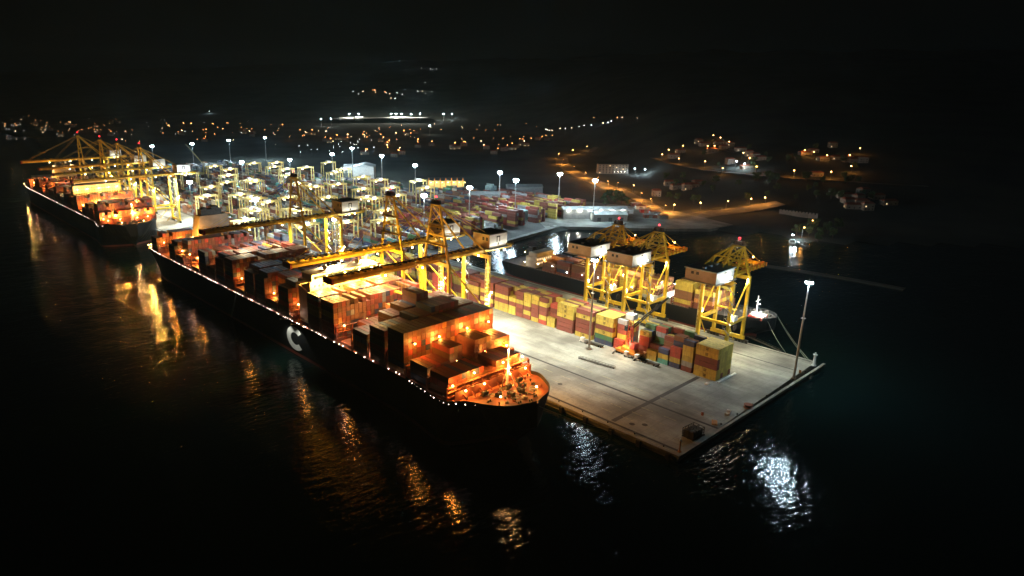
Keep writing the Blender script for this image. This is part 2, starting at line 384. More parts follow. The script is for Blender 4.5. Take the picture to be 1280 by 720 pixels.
# ------------------------------------------------------------------ ship-to-shore cranes
BULB = MB().ball((0, 0, 0), 0.42).mesh('deck_lamp', M['e_hot'])
PBULB = MB().ball((0, 0, 0), 0.24).mesh('passage_lamp', M['e_pink'])
WBULB = MB().ball((0, 0, 0), 0.28).mesh('white_deck_lamp', M['e_white'])
def sts_crane(label, loc, rz, g, hy, zg, zap, outr, back, house, flood, group, emblem_side=1, tilt=0.0, yellow='yellow'):
    t = thing('container_crane', label, 'crane', loc, rz, group); Y = M[yellow]
    a, b = g / 2, -g / 2
    for x in (a, b):
        for y in (-hy, hy):
            MB().beam((x, y, 3.2), (x, y, zg), 1.9, 1.6, 0, 1.6, 1.4).build('leg', Y, t)
            bo = MB()
            for k in (-3.0, -1.0, 1.0, 3.0): bo.cbox(x, y + k, 0.05, 0.9, 1.5, 1.3)
            bo.box(x - 0.6, y - 4, 1.3, x + 0.6, y + 4, 2.2); bo.build('bogie', M['dark'], t)
        MB().box(x - 0.9, -hy - 1.5, 2.2, x + 0.9, hy + 1.5, 4.2).build('sill_beam', Y, t)
        MB().box(x - 0.85, -hy + 0.8, zg - 2.0, x + 0.85, hy - 0.8, zg).build('cross_beam', Y, t)
    zp = min(17.0, zg * 0.36)
    for y in (-hy, hy):
        MB().box(b + 0.95, y - 0.7, zp, a - 0.95, y + 0.7, zp + 1.8).build('portal_beam', Y, t)
        MB().tube((a - 0.9, y, zg - 2), (b + 1.0, y, zp + 1.5), 0.45, 0.45, 6).build('brace', Y, t)
        MB().tube((b + 1, y, zp), (b + g * .45, y, 4), 0.3, 0.3, 6).build('brace', Y, t)
    MB().box(b - 0.6, -hy + 0.8, zp, b + 0.6, hy - 0.8, zp + 1.5).build('portal_tie', Y, t)
    # girder and boom: twin box beams with ties, walkways and handrails
    def girders(x0, x1, name, dz=0.0):
        m = MB()
        for s in (-1, 1):
            m.beam((x0, s * 3.3, zg + 1.2), (x1, s * 3.3, zg + 1.2 + dz), 1.1, 2.2)
            m.beam((x0, s * 4.6, zg + 2.0), (x1, s * 4.6, zg + 2.0 + dz), 1.2, 0.12)
            m.beam((x0, s * 5.15, zg + 3.1), (x1, s * 5.15, zg + 3.1 + dz), 0.08, 0.08)
        n = max(2, int(abs(x1 - x0) / 7))
        for i in range(n + 1):
            u = i / n; x = x0 + (x1 - x0) * u; z = zg + 1.2 + dz * u
            m.box(x - 0.35, -2.75, z - 0.5, x + 0.35, 2.75, z + 0.5)
            for s in (-1, 1): m.box(x - 0.05, s * 5.15 - 0.05, z + 0.8, x + 0.05, s * 5.15 + 0.05, z + 1.9)
            if i < n:
                x2 = x0 + (x1 - x0) * (i + 1) / n
                m.beam((x, -2.7, zg + .3), (x2, 2.7, zg + .3), .3).beam((x, 2.7, zg + .55), (x2, -2.7, zg + .55), .3)
                if name == 'boom':
                    for s in (-1, 1): m.beam((x, s * 3.3, zg + 2.3), ((x + x2) / 2, s * 3.3, zg + 4.0), .22).beam(((x + x2) / 2, s * 3.3, zg + 4.0), (x2, s * 3.3, zg + 2.3), .22)
        return m.build(name, Y, t)
    tray = MB()
    for (u0, u1) in ((a + 1.5, a + outr * .5), (a + outr * .55, a + outr - 2), (b - back * .3, a - 2)):
        tray.box(u0, -2.6, zg + 2.32, u1, -1.4, zg + 2.6)
        for k in range(int((u1 - u0) / 3.4)): tray.box(u0 + 3.4 * k, -1.2, zg + 2.35, u0 + 3.4 * k + 1.1, .9 + .8 * (k % 3 == 0), zg + 2.7 + .7 * ((k * 7) % 3 == 0))
    tray.build('cable_tray', M['dark'], t)
    girders(a - 0.2, b - back, 'girder'); girders(a + outr, a + 0.2, 'boom', 0.0)
    MB().box(a + outr, -4.2, zg - 0.2, a + outr + 1.2, 4.2, zg + 2.6).build('boom_tip', M['red' if outr > 40 else 'yellow'], t)
    ap = MB()
    for s in (-1, 1):
        ap.beam((a, s * (hy - 0.5), zg), (a + 0.5, s * 3.0, zap), 1.3, 1.1, 0, 0.9, 0.8)
        ap.beam((a + 0.5, s * 3.0, zap), (b + 1, s * (hy - 0.6), zg + 1.0), 0.8, 0.8)
        ap.beam((a + 0.2, s * 4.8, zg + (zap - zg) * .5), (b + g * .48, s * 6, zg + (zap - zg) * .48), 0.3, 0.3)
    ap.box(a - 0.2, -3.4, zap - 0.5, a + 1.2, 3.4, zap + 0.5).box(a - 0.3, -hy + 2.2, zg + (zap - zg) * .45, a + 0.5, hy - 2.2, zg + (zap - zg) * .45 + 0.9)
    ap.build('apex_frame', Y, t)
    pl_ = MB()
    for u in (.3, .62):
        z = zg + (zap - zg) * u; q = hy * (1 - u) + 2.5 * u
        pl_.box(a - 1.6, -q - 1, z, a + 2.2, q + 1, z + .12)
        for s in (-1, 1): pl_.box(a - 1.6, s * (q + .95) - .04, z + 1.1, a + 2.2, s * (q + .95) + .04, z + 1.18); pl_.box(a + 2.1 * s + .1, -q - 1, z + 1.1, a + 2.1 * s + .18, q + 1, z + 1.18)
        for s in (-1, 1): pl_.beam((a, s * q, z), (a, -s * (q - 1.2), z + (zap - zg) * .28), .35)
    pl_.build('apex_platform', Y, t)
    el = MB()
    for dx in (-.9, .9):
        for dy in (-.9, .9): el.box(b + 2.6 + dx - .1, hy + 1.6 + dy - .1, 1, b + 2.6 + dx + .1, hy + 1.6 + dy + .1, zg)
    k = 0
    while 2 + 2.4 * k < zg - 3:
        z = 2 + 2.4 * k; el.beam((b + 1.7, hy + .7, z), (b + 3.5, hy + .7, z + 2.4), .14).beam((b + 3.5, hy + 2.5, z), (b + 1.7, hy + 2.5, z + 2.4), .14).box(b + 1.6, hy + .6, z, b + 3.6, hy + 2.6, z + .1); k += 1
    el.build('lift_shaft', M['cream'], t)
    eh = MB().box(b + 3, -hy - 1.2, zp + 1.9, b + 8, -hy + 1.2, zp + 4.6).build('electrical_house', M['white'], t)
    for u in (-1, 1): MB().tube((a + 1.1, u * 3.4 - .25, 7.5), (a + 1.1, u * 3.4 + .25, 7.5), 2.0, 2.0, 14).build('cable_reel', M['dark'], t)
    hd = MB().box(a - 2.2, -4, zap + 0.5, a + 2.6, 4, zap + 0.75).box(a - 0.8, -1.6, zap + .75, a + 1.2, 1.6, zap + 2.6)
    for s in (-1, 1):
        hd.tube((a + 0.2, s * 2.6 - .35, zap + 1.6), (a + 0.2, s * 2.6 + .35, zap + 1.6), 1.2, 1.2, 10)
        for u in (-2.1, 2.5): hd.box(a + u - .06, s * 3.9 - .06, zap + .7, a + u + .06, s * 3.9 + .06, zap + 1.9)
    hd.build('apex_sheaves', M['dark'], t)
    rl = MB().tube((a + .2, 0, zap + 2.6), (a + .2, 0, zap + 4.0), .1).build('warning_mast', M['dark'], t)
    MB().ball((a + .2, 0, zap + 4.4), 0.55).build('warning_lamp', M['e_red'], rl)
    for s in (-1, 1):
        MB().beam((a + 0.6, s * 3.0, zap), (a + outr * .46, s * 3.5, zg + 2.4), 0.2).build('forestay', Y, t)
        MB().beam((a + 0.6, s * 3.0, zap), (a + outr * .93, s * 3.5, zg + 2.4), 0.2).build('forestay', Y, t)
        MB().beam((a + 0.3, s * 3.0, zap), (b - back * .8, s * 3.6, zg + 2.4), 0.25).build('backstay', Y, t)
    if outr < 40:                            # the small cranes carry a second frame over their landside legs
        rm = MB()
        for s in (-1, 1):
            rm.beam((b, s * (hy - .5), zg), (b - .5, s * 3.6, zap - 3), .9, .8).beam((b - .5, s * 3.6, zap - 3), (a + .4, s * 3.0, zap - .4), .5)
            rm.beam((b - .5, s * 3.6, zap - 3), (b - back - 5, s * 7.5, zg + 3), .55).beam((a + .5, s * 3.0, zap), (b - back, s * 7.5, zg + 6), .4).beam((b - .2, s * (hy * .7), zg + 6), (a, s * (hy * .6), zg + 9), .4)
        rm.box(b - 1, -3.6, zap - 3.4, b, 3.6, zap - 2.7); rm.build('rear_frame', Y, t)
        wk = MB()
        for s in (-1, 1):
            for k in range(7): x_ = a + 1 + k * (outr - 2) / 6; wk.box(x_ - .3, s * 6.2 - .3, zg + 1.2, x_ + .3, s * 6.2 + .3, zg + 3.4); wk.box(x_ - .8, s * 4.0 - .6, zg + 2.4, x_ + .8, s * 4.0 + .6, zg + 3.6)
        wk.build('boom_machinery', M['orange'], t); lamp((a + outr - 6, 0, zg + 6), 2500, SODIUM, .3, t); link('floodlight', BULB, t, (a + outr - 6, 0, zg + 6.6))
    # machinery house
    hx0, hx1, hw, hz = house
    z0 = zg + 2.5
    hs = MB().box(hx0, -hw, z0, hx1, hw, z0 + hz, 0)
    h = hs.build('machinery_house', [M['white']], t)
    MB().box(hx1, -hw + 0.02, z0 + 0.02, hx1 + 0.12, hw - 0.02, z0 + hz - 0.3).build('side_cladding', M['clad'], h)
    MB().box(hx0 - 0.12, -hw + 0.02, z0 + 0.02, hx0, hw - 0.02, z0 + hz - 0.3).build('side_cladding', M['clad'], h)
    for xx in (hx0 - .2, hx1 + .12):
        for k in range(4): yy = -hw * .75 + k * hw * .5; MB().box(xx, yy - .07, z0 + .1, xx + .08, yy + .07, z0 + hz - .4).build('cladding_rib', M['clad'], h)
    rf = MB().box(hx0 - 0.6, -hw - 0.6, z0 + hz, hx1 + 0.6, hw + 0.6, z0 + hz + 0.5)
    for k in range(3): rf.cbox(hx0 + (hx1 - hx0) * (k + .5) / 3, 0, z0 + hz + .5, 1.6, 1.6, 0.9)
    rf.build('roof', M['blueroof' if outr < 40 and 'blue' in label else 'roof'], h)
    e = emblem_side; ym = e * (hw + 0.1); xm = (hx0 + hx1) / 2; q = hz * .42
    em = MB()
    for (u0, w0, u1, w1) in ((-.42, .0, -.24, 1.), (.24, .0, .42, 1.), (-.42, .82, .42, 1.0), (-.2, -.55, .2, -.35), (-.1, -.35, .1, -.15)):
        em.box(xm + u0 * q, min(ym, ym - e * .08), z0 + hz * .42 + w0 * q, xm + u1 * q, max(ym, ym - e * .08), z0 + hz * .42 + w1 * q)
    em.build('emblem', M['print'], h)
    dr = MB().box(hx1 + .12, -hw * .5 - .6, z0, hx1 + .2, -hw * .5 + .6, z0 + 2.1); dr.build('door', M['dark'], h)
    for k in range(2):
        for (u0, u1) in ((hx1 + .12, hx1 + .22), (hx0 - .22, hx0 - .12)): MB().box(u0, 1 + 3 * k, z0 + hz * .55, u1, 2.6 + 3 * k, z0 + hz * .8).build('louvre', M['dark'], h)
    pf = MB().box(hx0 - 1.5, -hw - 1.5, z0 - .35, hx1 + 1.5, hw + 1.5, z0 - .1); pf.build('house_platform', M['grey'], t)
    # trolley, cabin, spreader, stairs
    tx = a + outr * (0.35 if outr > 40 else -0.2)
    tr = MB().box(tx - 3, -3.0, zg - 0.6, tx + 3, 3.0, zg + 0.1).box(tx - 1.5, -2.4, zg + .1, tx + 1.5, 2.4, zg + 1.6); tr.build('trolley', M['dark'], t)
    cb = MB().box(tx - 5.5, -1.3, zg - 3.4, tx - 3.2, 1.3, zg - 0.6).build('operator_cabin', M['white'], t)
    MB().box(tx - 5.6, -1.1, zg - 3.1, tx - 5.5, 1.1, zg - 1.5).build('window', M['glass'], cb)
    zs = zg * 0.72 if outr > 40 else zg * .5
    sp = MB().box(tx - 1.1, -6, zs, tx + 1.1, 6, zs + .5)
    for s in (-1, 1):
        for u in (-1, 1): sp.tube((tx + u, s * 1.8, zs + .5), (tx + u, s * 1.8, zg - .5), 0.06, 0.06, 4)
    sp.build('spreader', M['yellow'], t)
    st = MB(); zz = 4.0; k = 0
    while zz < zg - 3:
        s = 1 if k % 2 == 0 else -1
        st.beam((b - 1.9, -hy - 1.5 * s, zz), (b - 1.9, -hy + 1.5 * s, zz + 3), 0.7, 0.15); st.box(b - 2.4, -hy + 1.5 * s - .5, zz + 2.95, b - 1, -hy + 1.5 * s + .5, zz + 3.05)
        zz += 3; k += 1
    st.box(b - 2.5, -hy - 2, 3.5, b - 2.4, -hy - 1.9, zg).box(b - 2.5, -hy + 1.9, 3.5, b - 2.4, -hy + 2, zg)
    st.build('stairs', M['grey'], t)
    # floodlights
    fm = MB().tube((0, 0, -.3), (0, 0, .3), .42, .3, 8).mesh('floodlight', M['e_warm'])
    for (x, y, z, w, c) in flood:
        link('floodlight', fm, t, (x, y, z)); 
        if w: lamp((x, y, z - 0.9), w, c, 0.45, t, None if z > zg else 155)
    return t

def big_crane(label, Yc, power=CRANE_W, outr=70, warm=WARM, X0=241.5):
    g = 31.0; fl = []
    for x, w in ((55, 1.0), (30, 1.0), (4, 1.1), (-12, 1.1)):
        for s in (-1, 1): fl.append((x, s * 5.4, 51.6, power * w if s == -1 or x < 30 else 0, warm))
    for s in (-1, 1): fl.append((-15.5 - 1.2, s * 12.2, 30.0, power * 2.6 if s == 1 else power * .6, (1.0, 1.0, .86)))
    fl.append((-15.5 - 13, 10.0, 53.6, 2600, DAY)); fl.append((-15.5 - 8, 10.0, 53.6, 2600, DAY))
    return sts_crane(label, (X0 + g / 2, Yc, 0), math.pi, g, 10.6, 52.0, 83.5, outr, 26, (-33.5 - 0.5, -19.5, 6.8, 8.2), fl, 'yellow ship-to-shore cranes along the long quay', 1)
big_crane('tall yellow container crane nearest the camera, its boom reaching over the near ship', 279)
big_crane('second yellow container crane, partly behind the nearest, beside the glaring deckhouse', 320)
big_crane('third yellow container crane along the near ship, boom low over its after bays', 434)
for Yc, lab in ((762, 'yellow crane whose legs frame the bow of the distant ship'), (838, 'yellow crane over the middle of the distant ship with glaring lamps'),
                (905, 'yellow crane over the distant ship, fourth along from its bow'), (1005, 'farthest yellow crane, its boom tip jutting out left beyond the distant ship')):
    big_crane(lab, Yc, 38e3)

def small_crane(label, Yc):
    fl = []
    for x, y, z, w in ((7, -9, 39, 1), (7, 9, 39, 1), (-7, -9, 20, .6), (-7, 9, 20, .6), (-12, -3, 39, .8), (-12, 3, 39, .0), (20, 4, 39, .3)): fl.append((x, y, z, 30e3 * w, (1.0, .86, .5)))
    fl.append((-20, -12.0, 45.5, 3e3, DAY))
    return sts_crane(label, (375.1, Yc, 0), 0.0, 19.0, 8.8, 40.5, 57.0, 27, 14, (-31, -11.5, 9.0, 6.3), fl, 'smaller yellow cranes on the short side of the pier', -1)
small_crane('smaller yellow crane with a blue grey house roof, nearest the pier end', 177)
small_crane('smaller yellow crane behind the mobile harbour crane, middle of three', 229)
small_crane('smaller yellow crane farthest from the pier end, house above the container row', 259)

# ------------------------------------------------------------------ containers
PAL = dict(y=('yellow', (0.52, 0.395, 0.075)), m=('maroon', (0.205, 0.055, 0.04)), r=('red', (0.42, 0.065, 0.045)), o=('orange', (0.45, 0.19, 0.06)),
           b=('navy', (0.035, 0.055, 0.13)), g=('green', (0.06, 0.17, 0.08)), t=('teal', (0.10, 0.36, 0.32)), w=('white', (0.66, 0.66, 0.62)),
           k=('grey', (0.28, 0.29, 0.30)), n=('brown', (0.20, 0.09, 0.05)), l=('pale blue', (0.35, 0.55, 0.60)), c=('cream', (0.62, 0.50, 0.30)))
CW, CHT = 2.44, 2.9
BOXES = []                                   # every container: x, y of its middle, z of its base, length, colour key, where, column/row/tier
OCC = {}
def stack(x, y0, z0, L, cols, where, rowtxt):
    for k, c in enumerate(cols):
        b = dict(x=x, y=y0 + L / 2, z=z0 + k * CHT, L=L, c=c, where=where, row=rowtxt, tier=k, n=len(cols))
        BOXES.append(b)
        for q in range(int(L // 6)): OCC[(round(x / 2.5), round((y0 + 3 + 6 * q) / 6), round((z0 + k * CHT) / CHT))] = b
def pick(mix): return rnd.choice(mix)

# the row on the pier (front faces look seaward)
FRONT = [(150.0, 12.19, 'yymmyy'), (163.4, 6.06, 'mkyyyb'), (170.4, 6.06, 'byrr'), (177.4, 6.06, 'tyb'), (184.4, 6.06, 'yy'), (191.2, 6.06, 'o'),
         (206.0, 6.06, 'rr'), (213.2, 12.19, 'bgymyy'), (227.6, 12.19, 'ymmmym'), (242.0, 12.19, 'mmmyyy'), (256.0, 6.06, 'yy'), (262.8, 6.06, 'rymmym'),
         (269.4, 6.06, 'ymmmyy'), (276.0, 6.06, 'mymyyy'), (282.6, 6.06, 'mmmymm'), (289.2, 6.06, 'yymy'), (296.0, 12.19, 'yymymm'), (310, 12.19, 'mymymm'),
         (324, 12.19, 'mmyym'), (338, 12.19, 'ymmyyr'), (352, 12.19, 'mmryy'), (366, 12.19, 'yymm'), (380, 12.19, 'mkyym'), (394, 12.19, 'myymb'), (408, 12.19, 'mmyy'), (422, 12.19, 'ybmm')]
for ci, (y0, L, cs) in enumerate(FRONT):
    for r in range(6):
        x = 320.6 + 2.6 * r
        if r == 0: cols = cs
        else:
            n = max(len(cs), rnd.choice((4, 5, 6))) if y0 > 200 else (6 if ci == 0 else rnd.choice((4, 5, 6) if r > 1 else (3, 5, 6)))
            if 184 < y0 < 205: n = rnd.choice((3, 5)) if r < 3 else 6
            cols = ''.join(pick('yyyymmmmr' if y0 > 210 else ('yyyyyym' if ci == 0 else 'yymmrbgnkm')) for _ in range(n))
            if ci == 7 and r <= 2: cols = 'mryyyyy'[:6]
        stack(x, y0, 0.03, L, cols, 'pier', (ci, r))
for r in range(3): stack(300.5 + 2.6 * r, 338, 0.03, 12.19, 'rrrrrrr', 'red', (0, r))
for ci, y0 in enumerate((392, 405, 418)):
    for r in range(5): stack(299 + 2.6 * r, y0, 0.03, 12.19, ''.join(pick('ymmmr') for _ in range(rnd.choice((3, 4, 5)))), 'red', (ci + 1, r))

# ------------------------------------------------------------------ ships
def hull_outline(xc, ys, ye, half, tip, n=14):
    """deck outline: bow tip at low Y, stern at high Y"""
    L = []
    for i in range(n + 1):
        u = i / n; L.append((u, half * math.sqrt(max(0, 1 - (1 - u) ** 2.3))))
    return L
SKW = [0.0]
def ship_hull(parent, xc, yb, ye, half, zdeck, zbow, bowlen, sternlen, mats, deckm, water=-3.0):
    # cross sections from bow to stern, each: y, half width at deck, half width at water line, deck height
    secs = []
    for i in range(13):
        u = i / 12; w = half * interp(u, [0, .03, .09, .2, .3, .47, .735, 1], [.02, .2, .37, .54, .62, .73, .85, .95])
        uw = max(0.0, (u - 0.30) / 0.70) if i < 12 else 1.0
        ww = half * (1 - (1 - uw) ** 1.6) * 0.985
        zd = zbow + (zdeck - zbow) * min(1, max(0, (u - .55) / .3))
        secs.append((yb + bowlen * u, max(w, .3), max(min(ww, w * .97), .25), zd))
    for i in range(0, 8):
        u = i / 7; y_ = yb + bowlen + 26 if i == 0 else yb + bowlen + 26 + (ye - sternlen - yb - bowlen - 26) * u; secs.append((y_, half, half * .985, zdeck))
    for i in range(1, 5):
        u = i / 4; secs.append((ye - sternlen + sternlen * u, half * (1 - .06 * u * u), half * (.985 - .35 * u * u), zdeck))
    m = MB(); k = 0
    for (y, w, ww, zd) in secs:
        yw = y + (10 * (1 - (y - yb) / bowlen) if y < yb + bowlen else 0)
        cx0 = xc; xc = cx0 + SKW[0] * interp(y - yb, [0, 26, 62], [1, 1, 0])
        m.v += [(xc - w, y, zd), (xc - (w * .55 + ww * .45) , y, (zd + 0) * .5 - 1), (xc - ww, yw, -1.2), (xc - ww, yw, water - 3),
                (xc + ww, yw, water - 3), (xc + ww, yw, -1.2), (xc + (w * .55 + ww * .45), y, (zd + 0) * .5 - 1), (xc + w, y, zd)]; xc = cx0
    n = len(secs)
    def sk(y): return SKW[0] * interp(y - yb, [0, 26, 62], [1, 1, 0])
    for i in range(n - 1):
        for j in range(7):
            a = i * 8 + j; m.f.append((a, a + 1, a + 9, a + 8)); m.m.append(1 if j in (2, 3, 4) else 0)
    m.f.append(tuple(range(7, -1, -1))); m.m.append(0); m.f.append(tuple((n - 1) * 8 + j for j in range(8))); m.m.append(0)
    h = m.build('hull', mats, parent)
    d = MB(); d.v = []
    for (y, w, ww, zd) in secs: d.v += [(xc + sk(y) - w + .15, y + (.3 if y == yb else 0), zd - .5), (xc + sk(y) + w - .15, y + (.3 if y == yb else 0), zd - .5)]
    d.f = [(2 * i, 2 * i + 1, 2 * i + 3, 2 * i + 2) for i in range(n - 1)]; d.m = [0] * (n - 1)
    d.build('deck', deckm, parent)
    bw = MB()                                # bulwark plates round the bow
    for i in range(13):
        (y0, w0, _, z0), (y1, w1, _, z1) = secs[i], secs[i + 1]
        for s in (-1, 1): bw.beam((xc + sk(y0) + s * (w0 - .05), y0, z0 + .45), (xc + sk(y1) + s * (w1 - .05), y1, z1 + .45), 0.18, 1.5)
    bw.build('bulwark', [mats[0]], parent)
    rl = MB()                                # side rails aft of the bow
    for i in range(13, n - 1):
        (y0, w0, _, z0), (y1, w1, _, z1) = secs[i], secs[i + 1]
        for s in (-1, 1):
            for zz in (0.35, .95): rl.beam((xc + sk(y0) + s * (w0 - .2), y0, z0 + zz), (xc + sk(y1) + s * (w1 - .2), y1, z1 + zz), 0.07, 0.07)
            q = int((y1 - y0) / 3)
            for e in range(q): yy = y0 + (y1 - y0) * e / q; rl.box(xc + s * (w0 - .2) - .04, yy - .04, z0 - .5, xc + s * (w0 - .2) + .04, yy + .04, z0 + .95)
    rl.build('side_rail', M['grey'], parent)
    return secs

def skew(y, yb=0.0): return -7.5 * interp(y - yb, [0, 26, 62], [1, 1, 0])   # the flared bow lies a little off the quay
LASH = {}
def lashing_mesh(half, hh):
    if (half, hh) not in LASH:
        m = MB(); n = int(half * 2 / 5)
        for i in range(n + 1):
            x = -half + 2 * half * i / n; m.box(x - .25, -.45, 0, x + .25, .45, hh)
        for z in (hh * .33, hh * .66, hh): m.box(-half, -.7, z, half, .7, z + .22)
        for z in (hh * .33 + 1, hh * .66 + 1, hh + 1): m.box(-half, -.72, z, half, -.66, z + .06).box(-half, .66, z, half, .72, z + .06)
        LASH[(half, hh)] = m.mesh('lashing_bridge', M['hatch'])
    return LASH[(half, hh)]

def winch(parent, x, y, z, rz=0.0):
    m = MB().box(-1.6, -.9, 0, 1.6, .9, .3).tube((-1.1, 0, 1.0), (1.1, 0, 1.0), .75, .75, 12).tube((-1.25, 0, 1.0), (-1.1, 0, 1.0), 1.05, 1.05, 12).tube((1.1, 0, 1.0), (1.25, 0, 1.0), 1.05, 1.05, 12).box(1.3, -.6, .3, 2.2, .6, 1.5)
    return m.build('mooring_winch', M['dark'], parent, (x, y, z), rz)
def bitts(parent, x, y, z):
    m = MB()
    for s in (-.6, .6): m.tube((s, 0, 0), (s, 0, .9), .3, .3, 8).tube((s, 0, .9), (s, 0, 1.0), .4, .4, 8)
    return m.box(-1.1, -.45, -.02, 1.1, .45, .12).build('mooring_bitts', M['dark'], parent, (x, y, z))

def big_ship(label, xc, yb, bays, low, house_y, funnel_y, ye, shipkey, detail, power):
    half, zd = 29.2, 17.0
    t = thing('container_ship', label, 'ship', (xc, yb, 0), 0, 'large container ships along the long quay')
    X = 0.0
    def Yl(y): return y - yb
    SKW[0] = -7.5; secs = ship_hull(t, 0, 0, ye - yb, half, zd, 20.0, 34, 40, [M['hull'], M['boot']], M['deck']); SKW[0] = 0.0
    # hatch covers and lashing bridges
    def half_at(y): return interp(y, [q[0] for q in secs], [q[1] for q in secs])
    for bi, (y0, lo, hi, tiers) in enumerate(bays):
        sx = skew(Yl(y0) + 6); hw = min(half - 2.2, 1.28 * 24)
        ncol = 22; x0 = -1.31 * 21
        hx = MB()
        for q in range(4):
            a = -half + 2.4 + q * (2 * half - 4.8) / 4
            ww = half_at(Yl(y0))
            a0, a1 = max(a, -ww + 1.6), min(a + (2 * half - 4.8) / 4 - .25, ww - 1.6)
            if a1 - a0 > 1: hx.box(sx + a0, Yl(y0), zd - .48, sx + a1, Yl(y0) + 12.2, zd + .9)
        hx.build('hatch_cover', M['hatch'], t)
        lb = 1.0
        ww = half_at(Yl(y0) - 1)
        o = link('lashing_bridge', lashing_mesh(round(min(half - .6, ww - .8), 1), 8.6 if bi > 2 else 6.0), t, (sx, Yl(y0) - 1.2, zd - .5))
        for c in range(ncol):
            xx = x0 + 2.62 * c
            if abs(xx) + 1.3 > ww: continue
            n = tiers(c)
            if n <= 0: continue
            cols = low(bi, c, n)
            stack(xc + xx + sx, y0, zd + .95, 12.19, cols, shipkey, (bi, c))
    # lamps on the lashing bridges (they light the stacks) and along the side passage
    for bi, (y0, lo, hi, tiers) in enumerate(bays):
        for x, z, w in ((-half + 5.5, 25.5 if bi > 2 else 23.5, .45 * lo), (-9, 26.0, lo), (9, 26.0, lo), (half - 5.5, 25.5, hi)):
            z = 32.5 if bi == 2 else z; w = w * .8 if bi == 2 else w
            ww = half_at(Yl(y0) - 1)
            x = skew(Yl(y0)) + max(-ww + 5.0, min(ww - 5.0, x))
            if detail or abs(x) > 20: link('deck_lamp', BULB, t, (x, Yl(y0) - 1.9, z))
            if w: lamp((x, Yl(y0) - 2.5, z), power * w, SODIUM, .4, t)
    y = yb + 12
    while y < ye - 8:
        if rnd.random() < .62: link('passage_lamp', PBULB, t, (skew(Yl(y)) - half_at(Yl(y)) + .05, Yl(y), zd + .1 + rnd.random() * .5 + 2.6 * interp(Yl(y), [18, 28], [1, 0]))).scale = (rnd.choice((.5, .7, 1.0, 1.2)),) * 3
        y += (2.6 if detail else 5.0) * (.7 + .6 * rnd.random())
    for y in range(int(bays[0][0]) + 6, int(ye) - 8, 26 if detail else 44): lamp((-half + 1.4, Yl(y), zd + 2.6), power * .05, (1.0, .62, .45), .2, t)
    # deckhouse
    dy = Yl(house_y); D = thing  # noqa
    dh = MB().box(-half + 5, dy, zd, half - 5, dy + 13, 42).box(-half + 7, dy + 1, 42, half - 7, dy + 12, 45.2)
    d = dh.build('deckhouse', M['buff'], t)
    for s in (-1, 1):
        bwg = MB().box(s * (half - 5) - (2.0 if s < 0 else 0) * 0 if s > 0 else -half - .5, dy + 1, 41.6, half + .5 if s > 0 else -half + 4.98, dy + 6, 42.1)
        bwg.beam((s * (half - 4.9), dy + 3, 36), (s * (half + .2), dy + 3, 41.5), .5, .6)
        bwg.build('bridge_wing', M['buff'], d)
    wnd = MB()
    for lv in range(7):
        for k in range(17):
            x = -half + 7.5 + k * 2.65; wnd.box(x, dy - .06, 20.6 + lv * 3.0, x + 1.1, dy - .01, 21.9 + lv * 3.0)
    wnd.box(-half + 8, dy + .93, 42.9, half - 8, dy + .98, 44.4); wnd.build('window', M['glass'], d)
    rf = MB().box(-half + 6.6, dy + .6, 45.2, half - 6.6, dy + 12.4, 45.6).tube((0, dy + 6, 45.6), (0, dy + 6, 56), .45, .25).box(-4, dy + 5.8, 50.5, 4, dy + 6.2, 51)
    for x in (-10, 12): rf.ball((x, dy + 7, 47), 1.5)
    rf.build('monkey_island', M['buff'], d)
    for x in (-20, -10, 2, 12, 21):
        link('floodlight', BULB, d, (x, dy - 1.4, 42.4 if detail else 38.4)); lamp((x, dy - 2.8, 42.0 if detail else 37.8), power * (3.0 if detail else .45), HOT, .5, t)
    # funnel casing
    fy = Yl(funnel_y)
    f = MB().quadbox([(-5, fy, zd), (27.5, fy, zd), (27.5, fy + 12, zd), (-5, fy + 12, zd), (1, fy + .5, 46), (24, fy + .5, 46), (24, fy + 11.5, 46), (1, fy + 11.5, 46)])
    fn = f.build('funnel_casing', M['clad'], t)
    MB().box(3, fy + 2, 46, 20, fy + 10, 50.5).box(4.5, fy + 3, 50.5, 8, fy + 9, 52).box(12, fy + 3, 50.5, 18, fy + 9, 52.4).build('funnel', M['dark'], fn)
    lamp((-8, fy - 4, 33), power * 2.0, HOT, .5, t)
    for k in range(3): link('deck_lamp', BULB, t, (-half * .93 + 2 * k, Yl(ye) - 1 + .6, zd + 2.4)); lamp((-half * .93 + 2 * k - .4, Yl(ye) + 1.2, zd + 2.2), power * (1.7 if detail else .6), HOT, .3, t)
    # bow gear
    zb = 19.5
    bwk = MB()
    for i in range(9):
        x = -21.5 + i * 5 - 7.5; bwk.beam((x + 2.2, 24.5, zb + 1.6), (x + 2.2, 21.9, zb), .15, .8)
    bwk.box(-31.3, 24.5, zb - .6, 16.0, 24.75, zb + 3.6)
    bwk.build('breakwater', M['deck'], t)
    for x, y, z, w in ((-26, 23.6, 22.8, .35), (-15, 23.6, 22.8, .25), (1, 23.6, 22.8, .25), (11, 23.6, 22.8, .4), (-17, 12, 21.5, .12), (2, 9, 21.5, .15)):
        link('deck_lamp', BULB, t, (x, y, z)); lamp((x, y - .6, z), power * w, SODIUM, .2, t)
    mst = MB().tube((-4, 20.5, zb), (-4, 20.5, zb + 16.5), .55, .3)
    for u in ((-7.0, 18.5), (-1, 18.5), (-4, 23.6)): mst.tube((u[0], u[1], zb), (-4, 20.5, zb + 8.5), .22, .2, 6)
    mst.box(-5.6, 20.1, zb + 8.5, -2.4, 20.9, zb + 8.7).box(-5.2, 20.2, zb + 12.5, -2.8, 20.8, zb + 12.65).beam((-7, 18.5, zb + .6), (-1, 18.5, zb + .6), .2)
    ms = mst.build('foremast', M['white'], t)
